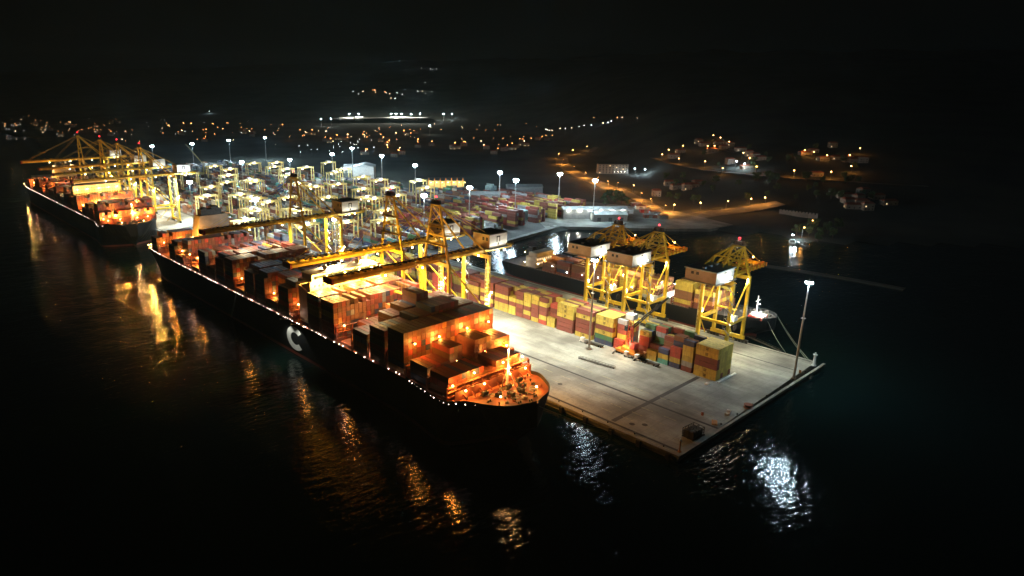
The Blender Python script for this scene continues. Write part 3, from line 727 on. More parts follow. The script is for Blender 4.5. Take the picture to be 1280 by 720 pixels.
    for z in (8.9, 16.7): link('white_deck_lamp', WBULB, ms, (-4, 20.5, zb + z + .3)); lamp((-4, 19.4, zb + z), power * (.55 if z < 10 else .4), (1.0, .50, .15), .3, t)
    for i, (x, y, rz) in enumerate(((-9, 15, .3), (9, 15, -.3), (-3.5, 11.5, 1.57), (4, 11.5, 1.57), (-14, 19.5, 0), (13, 19.5, 0), (2, 17.5, .2))): winch(t, x * .8 - 7, y + 1, zb, rz)
    for (x, y) in ((-6, 5.5), (0, 3.8), (6, 5.5), (-11, 9), (11, 9), (-17, 14.5), (17, 14.5)): bitts(t, x * .8 - 7.5, y, zb)
    MB().box(-8.7, 6.5, zb, -6.3, 8.6, zb + .6).tube((-7.5, 7.5, zb + .6), (-7.5, 7.5, zb + 1.1), .9, .6).build('hatch', M['buff'], t)
    rb = random.Random(5)
    for k in range(22):
        yy = rb.uniform(7, 23); hw_ = half_at(yy) - 3; xx = -7.5 + rb.uniform(-hw_, hw_)
        if rb.random() < .5: MB().tube((0, 0, 0), (0, 0, rb.uniform(.8, 1.7)), .28, .28, 8).tube((0, 0, .9), (0, 0, 1.2), .55, .5, 8).build('vent', M['dark' if k % 3 else 'deck'], t, (xx, yy, zb))
        else: MB().box(-.5, -.35, 0, .5, .35, rb.uniform(.5, 1.2)).box(-.7, -.1, 0, .7, .1, .3).build('roller_fairlead', M['dark' if k % 2 else 'hatch'], t, (xx, yy, zb), rb.random() * 3)
    rp = MB()
    for k in range(9):
        c_ = (-7.5 + rb.uniform(-11, 11), rb.uniform(10, 21)); q = [(c_[0] + (1.1 + .06 * j) * math.cos(j * .7), c_[1] + (1.1 + .06 * j) * math.sin(j * .7), zb + .1) for j in range(14)]
        for a_, b_ in zip(q, q[1:]): rp.beam(a_, b_, .18, .14)
    rp.build('coiled_rope', M['rope'], t)
    chain = MB()
    for s in (-1, 1): chain.beam((s * 4.2 - 7.5, 11, zb + .25), (s * 5.5 - 7.5, 6.5, zb + .25), .3, .3)
    chain.build('anchor_chain', M['dark'], t)
    return t

mixship = 'mmmmmmnnnnnrrobmnmk'
def low_cols(bi, c, n): return ''.join(pick(mixship) for _ in range(n))
r1 = random.Random(11)
def T(base, edge=None, fn=None):
    prof = {}
    def f(c):
        if c not in prof:
            v = base + (r1.choice((0, 0, 0, -1)) if base > 4 else r1.choice((0, 0, -1)))
            if edge is not None and c < edge[0]: v = edge[1]
            if fn: v = fn(c, v)
            prof[c] = v
        return prof[c]
    return f
B1 = [(197.5, 1.5, 2.2, T(3, None, lambda c, v: 0 if c < 2 or c > 18 else (3 if c < 10 else (2 if c < 13 else 3)))),
      (211.9, 1.5, 2.2, T(4, None, lambda c, v: 3 if c < 6 else (5 if c < 9 else (2 if c < 12 else (5 if c < 16 else 4))))),
      (228.0, 1.2, 1.6, T(7, None, lambda c, v: 7)),
      (242.6, .6, .6, T(7, (7, 6), lambda c, v: v if c < 7 else (8 if 11 <= c < 18 else 7))),
      (257.2, .6, .6, T(7, (6, 4), lambda c, v: v if c < 6 else (6 if c < 9 else (9 if 12 <= c < 15 else 7)))),
      (272.0, 3.5, 1.0, T(2, None, lambda c, v: 0 if c < 5 else (3 if c < 12 else 5))),
      (286.6, .5, .5, T(7)), (301.0, .5, .5, T(7, (2, 7)))]
y = 334.0
for i, (b, e) in enumerate(((7, None), (7, (3, 2)), (7, None), (7, (2, 6)), (6, (3, 1)), (7, None), (7, None), (6, (3, 3)), (6, None), (4, (9, 1)), (3, (6, 0)), (6, (2, 2)), (5, None))):
    B1.append((y, .5 if b > 4 else 2.0, .4, T(b, e))); y += 14.55
B1 += [(547.0, 1.0, .5, T(5)), (561.5 - 3, 1.0, .5, T(0))]
big_ship('near black hulled container ship with a white letter on its side and orange deck lights', 206.6, 166.0, B1, low_cols, 317.0, 528.0, 573.0, 'near', True, DECK_W)
B2 = []; y = 697.0
for i, b in enumerate((4, 6, 6, 5, 3, 2, 6, 5, None, 5, 3, 6, 6, 4, 6, 5, 2, 5, 6, 5, 4, None, 4, 4)):
    if b is not None: B2.append((y, 2.2, 1.2, T(b, (3, max(1, b - 2)) if i % 3 == 2 else None)))
    y += 14.55
big_ship('distant black hulled container ship lit orange, with booms lowered over it', 207.0, 664.0, B2, low_cols, 697 + 8 * 14.55, 697 + 21 * 14.55, 1062.0, 'far', False, DECK_W * 1.3)

# the white letter on the near hull and its boarding ladder
near = [o for o in bpy.data.objects if o.name == 'container_ship'][0]
def hull_x(z): return -29.35 - 0.0 * z
lt = MB(); n = 22; k0 = 0
for i in range(n + 1):
    a = R(42) + (2 * math.pi - R(84)) * i / n
    for r_, dx in ((1.0, 0), (.52, 0), (1.0, -.07), (.52, -.07)):
        lt.v.append((-29.24 + dx, -9.6 * r_ * math.cos(a), 7.0 * r_ * math.sin(a)))
for i in range(n):
    b = 4 * i
    lt.f += [(b + 2, b + 3, b + 7, b + 6), (b, b + 2, b + 6, b + 4), (b + 1, b + 5, b + 7, b + 3)]; lt.m += [0] * 3
for k in (-1, 1):  # two lamps on arms, added to brighten the hull letter
    fl_ = MB().beam((-29.2, 162 + k * 6, 17.2), (-34.5, 162 + k * 6, 18.6), .18).box(-34.9, 161.6 + k * 6, 18.3, -34.1, 162.4 + k * 6, 18.9).build('added_hull_light', M['galv'], near)
    lamp((-34.6, 162 + k * 6, 18.0), 5200, DAY, .2, near, 110)
lt.build('hull_letter', M['white'], near, (0, 328.0 - 166.0, 7.2))
acc = MB().beam((-29.9, 236, 16.5), (-29.9, 246, -1.5), 0.9, .25)
for s in (-.4, .4): acc.beam((-29.9 + s, 236, 17.5), (-29.9 + s, 246, -.5), .06, .06)
acc.build('accommodation_ladder', M['galv'], near)

# mooring lines of the near ship
for i, (a, b) in enumerate((((198, 168, 19.6), (241, 139, .5)), ((207, 171, 19.6), (241, 145, .5)), ((219, 188, 19.4), (241, 217, .5)))):
    m = MB()
    for k in range(10):
        p = [Vector(a).lerp(Vector(b), u / 10) - Vector((0, 0, 2.2 * math.sin(math.pi * u / 10))) for u in (k, k + 1)]; m.tube(p[0], p[1], .07, .07, 5)
    tag(m.build('mooring_line', M['rope']), ('mooring rope from the tip of the near bow to the quay', 'mooring rope beside the bow tip of the near ship', 'spring line from the near bow along the quay wall')[i], 'rope', 'mooring ropes')

# the feeder ship on the far side of the pier
fs = thing('feeder_ship', 'smaller dark feeder ship behind the pier cranes with cluttered lit deck', 'ship', (409, 160, 0))
fsec = ship_hull(fs, 0, 0, 214, 15.5, 9.0, 11.0, 22, 18, [M['hull'], M['boot']], M['dark'])
for k, y in enumerate((34, 48, 62, 76, 90, 104, 118, 132, 146, 160)):
    MB().box(-13, y, 8.6, 13, y + 12.3, 10.4).build('hatch_cover', M['galv'] if k in (2, 3) else M['hatch'], fs)
    link('lashing_bridge', lashing_mesh(14.2, 5.0), fs, (0, y - .9, 8.5))
    if k in (2,): continue
    for c in range(10):
        n = (4, 5, 0, 3, 4, 4, 4, 3, 3, 3)[k] + rnd.choice((0, 0, -1, -1))
        if n > 0: stack(409 - 11.6 + 2.58 * c, 160 + y, 10.45, 12.19, ''.join(pick('yyyyomn') if k < 6 else pick('nnmnbmon') for _ in range(n)), 'feeder', (k, c))
dh = MB().box(-12, 180, 8.6, 12, 190, 17).box(-10, 181, 17, 10, 189, 20).build('deckhouse', M['buff'], fs)
w = MB()
for lv in range(2):
    for k in range(8): w.box(-10 + 2.6 * k, 179.93, 11.5 + 3 * lv, -8.8 + 2.6 * k, 179.99, 12.8 + 3 * lv)
w.build('window', M['e_win'], dh)
MB().box(-4, 191, 8.6, 4, 197, 20).box(-2.5, 192, 20, 2.5, 196, 22).build('funnel', M['dark'], fs)
fm = MB().tube((0, 12, 10.5), (0, 12, 23), .4, .25).beam((-3, 12, 20), (3, 12, 20), .25); fm.build('foremast', M['white'], fs)
rack = MB()                                   # red and white striped barrier on the bow
for k in range(5):
    rack.box(-9 + 2.0 * k, 4.5 + k * .2, 10.6, -7.6 + 2.0 * k, 13 + k * .2, 12.4 + .5 * (k % 2), k % 2)
rack.build('striped_hatch', [M['red'], M['white']], fs)
for (x, y, rz) in ((-6, 16, .2), (5, 16, -.2), (-2, 19, 1.5), (8, 9, .5)): winch(fs, x, y, 10.5, rz)
for (x, y) in ((-5, 5), (4, 5), (-10, 13), (10, 14)): bitts(fs, x, y, 10.5)
for yy, x, z, w_, c in ((25, -8, 17, 1.2, DAY), (12, 3, 17, 1.5, DAY), (7, -6, 15, .8, DAY), (60, -10, 17, 1.6, DAY), (70, 4, 17, 1.2, DAY), (100, -12, 20, .5, WARM), (130, -12, 22, .45, HOT), (150, 8, 24, .45, HOT), (172, -11, 17, .12, HOT), (178, 8, 18, .06, HOT), (202, 0, 16, .2, HOT), (115, 9, 25, .45, HOT)):
    link('deck_lamp', BULB if c == HOT else WBULB, fs, (x, yy, z)); lamp((x, yy - .8, z), 14e3 * w_, c, .3, fs)
for k in range(16): link('white_deck_lamp', WBULB, fs, (-14.6 if k % 2 else -8, 84 + k * 7.0, 12.5 + (k % 3)))
for i, (a, b) in enumerate((((404, 163, 10.8), (386, 143, .5)), ((414, 161, 10.8), (385.6, 132, .5)), ((416, 162, 10.8), (385.4, 130.5, .5)))):
    m = MB()
    for k in range(10):
        p = [Vector(a).lerp(Vector(b), u / 10) - Vector((0, 0, 1.2 * math.sin(math.pi * u / 10))) for u in (k, k + 1)]; m.tube(p[0], p[1], .09, .09, 5)
    tag(m.build('mooring_line', M['rope']), ('short mooring rope from the feeder ship to the pier edge', 'upper long mooring rope to the outer pier corner', 'lower long mooring rope to the outer pier corner')[i], 'rope', 'mooring ropes')

# ------------------------------------------------------------------ container yard behind the quay
yardmix = 'mmmnnoybbkkkkwwgtnkm'
rt = []
def yard_block(x0, y0, y1, rows, hi, mix, fill=.85):
    y = y0
    while y + 12.3 < y1:
        for r in range(rows):
            if rnd.random() < fill:
                n = rnd.choice(hi); c0 = pick(mix)
                stack(x0 + 1.3 + 2.6 * r, y, 0.03, 12.19, ''.join(c0 if rnd.random() < .5 else pick(mix) for _ in range(n)), 'yard', (0, r))
        y += 12.9
def free(x, y, L): return all(abs(b['x'] - x) > 2.45 or abs(b['y'] - y - L / 2) > (b['L'] + L) / 2 for b in BOXES if b['where'] == 'yard' and b['tier'] == 0)
for (px, py, nb, rows, cols) in ((650, 280, 1, 4, 'llll'), (656, 276, 1, 3, 'tlll'), (618, 291, 2, 4, 'cwk'), (668, 270, 1, 3, 'yyyyy'), (676, 274, 1, 2, 'yyyy'), (690, 272, 1, 4, 'mmmymm'), (702, 268, 1, 4, 'mgmyy'), (716, 270, 1, 3, 'mmm'),
                                 (727, 272, 1, 3, 'yy'), (636, 252, 2, 5, 'kkmmm'), (615, 246, 1, 4, 'llklll')):
    x, y = flat(px, py)
    for b in range(nb):
        for r in range(rows):
            n = len(cols) - rnd.choice((0, 0, 1)); stack(round(x) + 2.6 * r, y + 12.7 * b, 0.03, 12.19, ''.join(cols[k] if rnd.random() < .7 else pick(cols) for k in range(max(1, n))), 'yard', (0, r))
def yard_block2(x0, y0, y1, rows, hi, mix, fill):
    y = y0
    while y + 12.3 < y1:
        for r in range(rows):
            x = x0 + 1.3 + 2.6 * r
            if rnd.random() < fill and inside(x + 3, y, SLAB) and inside(x, y + 14, SLAB) and inside(x + 18, y - 16, SLAB) and free(x, y, 12.19):
                n = rnd.choice(hi); c0 = pick(mix); stack(x, y, 0.03, 12.19, ''.join(c0 if rnd.random() < .5 else pick(mix) for _ in range(n)), 'yard', (0, r))
        y += 12.9
for bi, X0 in enumerate((300, 334, 368, 402, 436, 470, 504, 538, 572, 606, 640)):
    for (ya, yb_) in ((470, 600), (620, 760), (790, 930), (960, 1100), (1130, 1270)):
        dense = X0 >= 436 and ya < 600
        yard_block2(X0, ya + (22 if dense else 0), yb_, 8 if dense else 6, (4, 5, 5, 6) if dense else (2, 3, 3, 4, 4), 'mmmmmrryyk' if dense else yardmix, .88 if dense else .82)
yard_block(306, 436, 466, 5, (2, 3, 4), 'ymmr', .8)
yard_block(340, 447, 466, 8, (3, 4, 4), 'ymmr', .9)

RTG_W = 7e3
def rtg():
    t = thing('yard_gantry', 'cream rubber tyred gantry over the container blocks', 'gantry crane', (0, 0, 0), 0, 'yard gantries over the container blocks')
    sp, hh, wy = 24.0, 23.0, 4.2
    for s in (-1, 1):
        for w in (-1, 1):
            MB().beam((s * sp / 2, w * wy, 1.6), (s * sp / 2, w * wy * .75, hh), 1.2, 1.1, 0, .9, .9).build('leg', M['cream'], t)
        m = MB()
        for w in (-1, 1): m.tube((s * sp / 2 - .4, w * 5, .8), (s * sp / 2 + .4, w * 5, .8), .8, .8, 10)
        m.build('wheel', M['rubber'], t)
        MB().box(s * sp / 2 - .7, -6.5, 1.5, s * sp / 2 + .7, 6.5, 2.6).box(s * sp / 2 - .5, -wy * .75, hh - 1.2, s * sp / 2 + .5, wy * .75, hh - .1).build('sill_beam', M['cream'], t)
        MB().box(-sp / 2 - 1, s * 3.2 - .5, hh, sp / 2 + 1, s * 3.2 + .5, hh + 1.5).build('main_beam', M['cream'], t)
    MB().box(-3, -3.6, hh + 1.55, 3, 3.6, hh + 3.2).box(-7, -1.2, hh - 2.6, -4.5, 1.2, hh - .2).build('trolley', M['white'], t)
    MB().box(sp / 2 + .7, -3, 2.6, sp / 2 + 2.4, 3, 5).build('engine_house', M['white'], t)
    b = MB().ball((0, 0, 0), .3).mesh('floodlight', M['e_warm'])
    for x, y in ((-9, -4), (9, 4)): link('floodlight', b, t, (x, y, hh - .4))
    lamp((0, -5, hh - .8), RTG_W, WARM, .5, t)
    return t
G0 = rtg(); GK = kids_of(G0)
gp = [(262, 219), (300, 222), (335, 213), (345, 219), (352, 232), (322, 240), (305, 240), (275, 243), (440, 235), (485, 238), (520, 240), (395, 245), (418, 262), (455, 268), (470, 262), (478, 285),
      (270, 262), (288, 262), (312, 268), (330, 262), (300, 283), (345, 268), (380, 220), (405, 228), (430, 222), (250, 228), (258, 250), (465, 300), (500, 262), (540, 250), (362, 245), (285, 232), (315, 214), (372, 262), (402, 248), (425, 245), (445, 252), (385, 280), (300, 298), (355, 282), (435, 300), (492, 250), (415, 212), (368, 222), (318, 285), (400, 300), (450, 285)]
seen = set(); gi = 0
glab = {}
for px, py in sorted(gp):
    x, y = flat(px, py + 8); i = round((x - 313) / 34); x = 313 + 34 * i; y = round(y / 14) * 14
    if (i, y) in seen: continue
    seen.add((i, y))
    row = 'nearest' if y < 560 else ('middle' if y < 800 else 'far')
    glab[row] = glab.get(row, -1) + 1
    lab = 'cream yard gantry in the %s part of the yard, %s from the left there' % (row, nth(glab[row]))
    if gi == 0: G0.location = (x, y, 0); G0['label'] = lab
    else: dup(G0, GK, (x, y, 0), None, lab)
    gi += 1
# a mobile harbour jib far off, raised
x, y = flat(255, 218); j = thing('jib_crane', 'small crane with a raised pale jib in the far yard', 'crane', (x, y, 0))
MB().box(-4, -4, 0, 4, 4, 3).tube((0, 0, 3), (0, 0, 22), 1.2, .9).build('tower', M['cream'], j); MB().beam((0, 0, 18), (-22, 12, 52), 1.4, 1.4, 0, .6, .6).build('jib', M['cream'], j)
MB().box(-2, -2, 16, 3, 2, 20).build('cab', M['white'], j)

# sheds and works
def shed(label, x, y, sx, sy, h, rz, wall, roof, name='warehouse', group=None, doors=3, lit=0):
    t = thing(name, label, name.replace('_', ' '), (x, y, -0.6 if not inside(x, y, SLAB) else 0.0), rz, group)
    MB().box(-sx / 2, -sy / 2, 0, sx / 2, sy / 2, h).build('wall', M[wall], t)
    r = MB(); q = h + min(sx, sy) * .13
    r.quadbox([(-sx / 2 - .6, -sy / 2 - .6, h), (sx / 2 + .6, -sy / 2 - .6, h), (sx / 2 + .6, sy / 2 + .6, h), (-sx / 2 - .6, sy / 2 + .6, h)] +
              ([(-sx / 2 - .6, -.3, q), (sx / 2 + .6, -.3, q), (sx / 2 + .6, .3, q), (-sx / 2 - .6, .3, q)] if sx > sy else [(-.3, -sy / 2 - .6, q), (.3, -sy / 2 - .6, q), (.3, sy / 2 + .6, q), (-.3, sy / 2 + .6, q)]))
    r.build('roof', M[roof], t)
    for k in range(doors):
        if sx > sy: u = -sx / 2 + sx * (k + .5) / doors; MB().box(u - 2, -sy / 2 - .08, 0, u + 2, -sy / 2 - .02, min(h - .8, 4.5)).build('door', M['grey'], t)
        else: u = -sy / 2 + sy * (k + .5) / doors; MB().box(-sx / 2 - .08, u - 2, 0, -sx / 2 - .02, u + 2, min(h - .8, 4.5)).build('door', M['grey'], t)
    for k in range(lit):
        u = -sx / 2 + sx * (k + .5) / lit; link('wall_lamp', WBULB, t, (u, -sy / 2 - .7, h - .6)); lamp((u, -sy / 2 - 1.4, h - .8), 4e3, DAY, .3, t)
    return t
TQ = -HD
def sh(label, px, py, sx, sy, h, wall, roof, rz=TQ, **k): x, y = flat(px, py); return shed(label, x, y, sx, sy, h, rz, wall, roof, **k)
sh('long grey walled shed with a row of lamps under its eaves', 742, 272, 74, 18, 11, 'grey', 'sheet', lit=6)
sh('white roofed shed standing in front of the long grey shed', 760, 275, 38, 20, 8, 'white', 'sheet')
sh('pale tall shed at the back of the container yard', 456, 222, 34, 40, 20, 'white', 'sheet')
sh('low pale shed left of the tall pale shed', 441, 215, 30, 22, 12, 'white', 'sheet')
sh('small white roofed hut near the root of the mole', 783, 266, 14, 9, 4, 'white', 'sheet', doors=1)
sh('low pale roofed hall behind the maroon stacks', 610, 253, 46, 20, 12, 'grey', 'sheet')
sh('wide flat pale roof behind the mast pair', 655, 240, 50, 24, 9, 'grey', 'sheet')
w0 = sh('orange lit works hall with columns at the edge of the yard', 557, 240, 52, 26, 18, 'cream', 'roof', lit=0)
for k in range(7):
    MB().box(-24 + k * 8 - .6, -15, 0, -24 + k * 8 + .6, -13.8, 22).build('column', M['orange'], w0)
    link('wall_lamp', BULB, w0, (-24 + k * 8 + 3, -16.5, 16)); lamp((-24 + k * 8 + 3, -18.5, 15), 1.6e3, WARM, .3, w0)

# mole vehicles and boats
def boat(label, px, py, L, rz, cabin='white', z=-3, hullm='white'):
    x, y = flat(px, py, -3); t = thing('small_boat', label, 'boat', (x, y, z), rz, None)
    m = MB(); secs = [(-.5, .8, 1.0), (-.2, 1.0, 1.0), (.15, .95, 1.1), (.38, .55, 1.3), (.5, .05, 1.5)]; b = L * .16
    for u, w_, h_ in secs: m.v += [(u * L, -b * w_, h_), (u * L, -b * w_ * .7, -.4), (u * L, b * w_ * .7, -.4), (u * L, b * w_, h_)]
    for i in range(4):
        for q in range(3): a = 4 * i + q; m.f.append((a, a + 4, a + 5, a + 1)); m.m.append(0)
        m.f.append((4 * i + 3, 4 * i + 7, 4 * i + 4, 4 * i)); m.m.append(0)
    m.f += [(0, 1, 2, 3)]; m.m += [0]; m.build('hull', M[hullm], t)
    MB().box(-.25 * L, -b * .6, .95, .08 * L, b * .6, 3.0).box(-.2 * L, -b * .5, 3.0, 0, b * .5, 3.3).build('cabin', M[cabin], t)
    MB().tube((-.1 * L, 0, 3.3), (-.1 * L, 0, 6.5), .08).build('mast', M['galv'], t)
    return t
boat('small pale boat moored under the mole, left of two', 684, 287, 11, 2.2); boat('larger pale boat beside the small one under the mole', 692, 286, 14, 2.4)
bb = boat('white lit boat at the jetty on the dark right shore', 990, 303, 20, .4); link('deck_lamp', MB().ball((0, 0, 0), .5).mesh('white_deck_lamp', M['e_cool']), bb, (3, 0, 7)); lamp((4, -3, 7), 7e3, COOL, .4, bb)
boat('second pale boat right of the lit boat at the dark jetty', 1003, 306, 18, .9)

# the breakwater arm and jetty on the right
bw = MB(); pts = [flat(px, py, -3) for px, py in ((958, 333), (1010, 341), (1075, 352), (1130, 362))]
for (a, b) in zip(pts, pts[1:]): bw.beam((*a, -3.4), (*b, -3.4), 7, 2.4)
tag(bw.build('breakwater', M['soil']), 'low dark breakwater arm across the harbour mouth', kind='structure')

# vehicles and clutter on the pier
def wheels(t, xs_, w, r=.5):
    for x in xs_:
        for s in (-1, 1): MB().tube((x, s * w - .15, r), (x, s * w + .15, r), r, r, 10).build('wheel', M['rubber'], t)
def car(label, x, y, rz, m='white'):
    t = thing('pickup_truck', label, 'pickup', (x, y, 0.004), rz)
    MB().box(-2.5, -.9, .45, 2.5, .9, 1.0).quadbox([(-.6, -.85, 1), (1.3, -.85, 1), (1.3, .85, 1), (-.6, .85, 1), (-.3, -.72, 1.75), (.8, -.72, 1.75), (.8, .72, 1.75), (-.3, .72, 1.75)]).box(-2.5, -.9, 1.0, -.75, -.8, 1.3).box(-2.5, .8, 1, -.75, .9, 1.3).build('body', M[m], t)
    wheels(t, (-1.6, 1.6), .85, .38); MB().quadbox([(1.32, -.75, 1.05), (1.36, -.75, 1.05), (1.36, .75, 1.05), (1.32, .75, 1.05), (.84, -.62, 1.68), (.88, -.62, 1.68), (.88, .62, 1.68), (.84, .62, 1.68)]).build('windscreen', M['glass'], t)
    for s in (-1, 1): MB().box(2.5, s * .65 - .15, .65, 2.55, s * .65 + .15, .85).build('headlight', M['white'], t)
    return t
def tractor(label, x, y, rz, load=None, cab='white', lit=True):
    t = thing('terminal_tractor', label, 'truck', (x, y, 0.004), rz, 'terminal tractors with trailers on the apron')
    MB().box(3.5, -1.2, .7, 8.0, 1.2, 1.1).box(5.6, -1.2, 1.1, 7.6, 1.2, 3.1).build('cab', M[cab], t); MB().box(7.6, -1.0, 1.9, 7.66, 1.0, 2.9).build('windscreen', M['glass'], t)
    MB().box(-7, -1.2, 1.1, 5.2, 1.2, 1.45).build('trailer', M['dark'], t); wheels(t, (-6, -4.7, 4.2, 7.0), 1.05)
    for s in (-1, 1): MB().ball((8.05, s * .8, .9), .16).build('headlight', M['e_white'], t)
    return t
x, y = flat(910, 517); car('white pickup truck parked alone near the pier end', x, y, .3)
def P(px, py): return flat(px, py)
TR = [(804, 446, 'under a tan container beside the mobile crane'), (818, 450, 'with white cab left of the low teal container'), (250, 262, 'far off on the bright apron behind the distant bow'), (222, 264, 'small and red beside the crane legs at the distant bow'), (748, 428, 'at the foot of the red containers')]
for px, py, w in TR:
    x, y = P(px, py); tractor('terminal tractor and trailer ' + w, max(280, min(x, 314)) if px > 400 else x, y, R(90 if px != 748 else 96), cab='red' if px == 222 else 'white')
# mobile harbour crane
x, y = P(787, 443); mc = thing('mobile_harbour_crane', 'mobile harbour crane with orange base, many wheels and a dark boom', 'mobile crane', (x - 1, y, 0.004), R(90))
MB().box(-7.5, -2.4, 1.2, 7.5, 2.4, 2.6).box(-5, -2, 2.6, 4, 2, 4.6).build('chassis', M['orange'], mc)
wheels(mc, (-6.5, -4.8, -3.1, -1.4, 1.4, 3.1, 4.8, 6.5), 2.2, .75)
for s in (-1, 1):
    for u in (-6.9, 6.9): MB().box(u - .5, s * 5 - .5, 0, u + .5, s * 5 + .5, .5).beam((u, s * 2.2, 1.6), (u, s * 5, .6), .5).build('outrigger', M['dark'], mc)
tw = MB()
for a in (-1, 1):
    for b in (-1, 1): tw.tube((a * 1.2, b * 1.2, 4.6), (a * .8, b * .8, 25), .22, .18, 6)
for k in range(6):
    z = 5 + k * 3.4
    for a in (-1, 1): tw.beam((a * 1.1, -1.1, z), (a * 1.1, 1.1, z + 3), .15).beam((-1.1, a * 1.1, z), (1.1, a * 1.1, z + 3), .15)
tw.build('tower', M['red'], mc)
MB().box(-4.5, -2.2, 4.7, -1.4, 2.2, 8.0).build('counterweight', M['red'], mc); MB().box(1.3, -1.2, 14, 3.4, 1.2, 16.6).build('cab', M['glass'], mc); MB().box(-2.5, -2.2, 21.5, 2.5, 2.2, 24.5).build('winch_house', M['white'], mc)
bm = MB()
for a in (-.8, .8):
    for b in (-.6, .6): bm.beam((a, b - 1.2, 16), (a * .4 - 6, b - 26, 30), .35)
for k in range(9):
    u0, u1 = k / 9, (k + 1) / 9; q = lambda u, a: (a * (1 - .6 * u) - 6 * u, -1.2 - 24.8 * u, 16 + 14 * u)
    bm.beam(q(u0, -.8), q(u1, .8), .2).beam(q(u0, .8), q(u1, -.8), .2)
bm.build('boom', M['dark'], mc); lamp((3.8, 0, 9), 4e3, SODIUM, .3, mc); lamp((0, 3.4, 7), 2.5e3, WARM, .3, mc)
# frames, bundles, beacon and posts at the pier end
x, y = P(866, 545); cg = thing('steel_cage', 'dark open steel cage frame on the pier corner', 'steel frame', (x, y, 0.004), R(-4))
m = MB()
for ix in range(5):
    for iy in range(3):
        m.box(-4 + ix * 2 - .12, -2.6 + iy * 2.6 - .12, 0, -4 + ix * 2 + .12, -2.6 + iy * 2.6 + .12, 4.2)
for z in (.2, 1.5, 2.8, 4.1):
    for iy in range(3): m.box(-4.1, -2.6 + iy * 2.6 - .1, z, 4.1, -2.6 + iy * 2.6 + .1, z + .2)
    for ix in range(5): m.box(-4 + ix * 2 - .1, -2.7, z + .01, -4 + ix * 2 + .1, 2.7, z + .19)
m.build('frame', M['dark'], cg); MB().box(-3.9, -2.5, .3, 3.9, 2.5, .42).box(-3.7, -2.4, .5, 3.4, 2.4, 3.4).build('tread', M['dark'], cg)
x, y = P(852, 566); bp = thing('marker_post', 'short rust red marker post with a white cap at the near pier corner', 'post', (x, y + 1, 0.004))
MB().box(-.6, -.6, 0, .6, .6, .4).tube((0, 0, .4), (0, 0, 5.2), .3, .26, 10).build('post', M['orange'], bp); MB().tube((0, 0, 5.2), (0, 0, 5.9), .55, .4, 10).build('cap', M['white'], bp)
x, y = P(1017, 457); be = thing('harbour_beacon', 'white waisted beacon pillar on the outer pier corner', 'beacon', (x, y, 0.004))
MB().tube((0, 0, 0), (0, 0, .6), 1.3, 1.2, 12).tube((0, 0, .6), (0, 0, 6.2), .8, .55, 12).build('pillar', M['white'], be); MB().tube((0, 0, 6.2), (0, 0, 6.5), 1.15, 1.15, 12).tube((0, 0, 6.5), (0, 0, 7.6), .4, .3, 10).build('lantern', M['white'], be)
x, y = P(893, 529); pl = thing('timber_bundle', 'orange brown bundle of timber near the steel cage', 'timber', (x, y, 0.004), .5)
for k in range(6): MB().box(-2.2, -1.2 + k * .4, .1 + .02 * (k % 2), 2.2, -.84 + k * .4, .5 + .1 * (k % 3)).build('plank', M['orange'], pl)
x, y = P(935, 509); pl = thing('cable_drum', 'low brown cable drum lying by the pier edge', 'cable drum', (x, y, 0.004), .5)
MB().tube((0, 0, 0), (0, 0, .2), 2.0, 2.0, 14).tube((0, 0, 1.3), (0, 0, 1.5), 2.0, 2.0, 14).build('flange', M['tile'], pl); MB().tube((0, 0, .2), (0, 0, 1.3), 1.3, 1.3, 14).build('core', M['dark'], pl)
for (px, py, nm, lab, m_) in ((1000, 466, 'junction_box', 'small brown junction box at the foot of the outer mast', 'orange'), (878, 519, 'junction_box', 'thin brown box on end near the pier end', 'tile')):
    x, y = P(px, py); t = thing(nm, lab, 'box', (x, y, .004)); MB().box(-.5, -.4, 0, .5, .4, 1.7).build('cabinet', M[m_], t); MB().box(-.6, -.5, 1.7, .6, .5, 1.85).build('lid', M['grey'], t)
# dark railed strips built in place of shadows on the apron
for (a, b, nm, lab) in (((724, 448), (768, 461), 'shadow_strip', 'long dark strip standing for a shadow on the apron before the container row'), ((934, 421), (976, 440), 'shadow_strip', 'long dark strip standing for a shadow on the outer apron under the end crane')):
    (x0, y0), (x1, y1) = P(*a), P(*b); t = thing(nm, lab, 'shadow_strip', ((x0 + x1) / 2, (y0 + y1) / 2, .004), math.atan2(y1 - y0, x1 - x0)); L = math.hypot(x1 - x0, y1 - y0)
    MB().box(-L / 2, -.7, .3, L / 2, .7, .45).build('tread', M['dark'], t); r_ = MB()
    for s in (-.7, .7):
        r_.box(-L / 2, s - .05, 1.3, L / 2, s + .05, 1.42)
        for k in range(12): r_.box(-L / 2 + L * k / 11 - .05, s - .05, 0, -L / 2 + L * k / 11 + .05, s + .05, 1.3)
    r_.build('strip_rail', M['dark'], t)

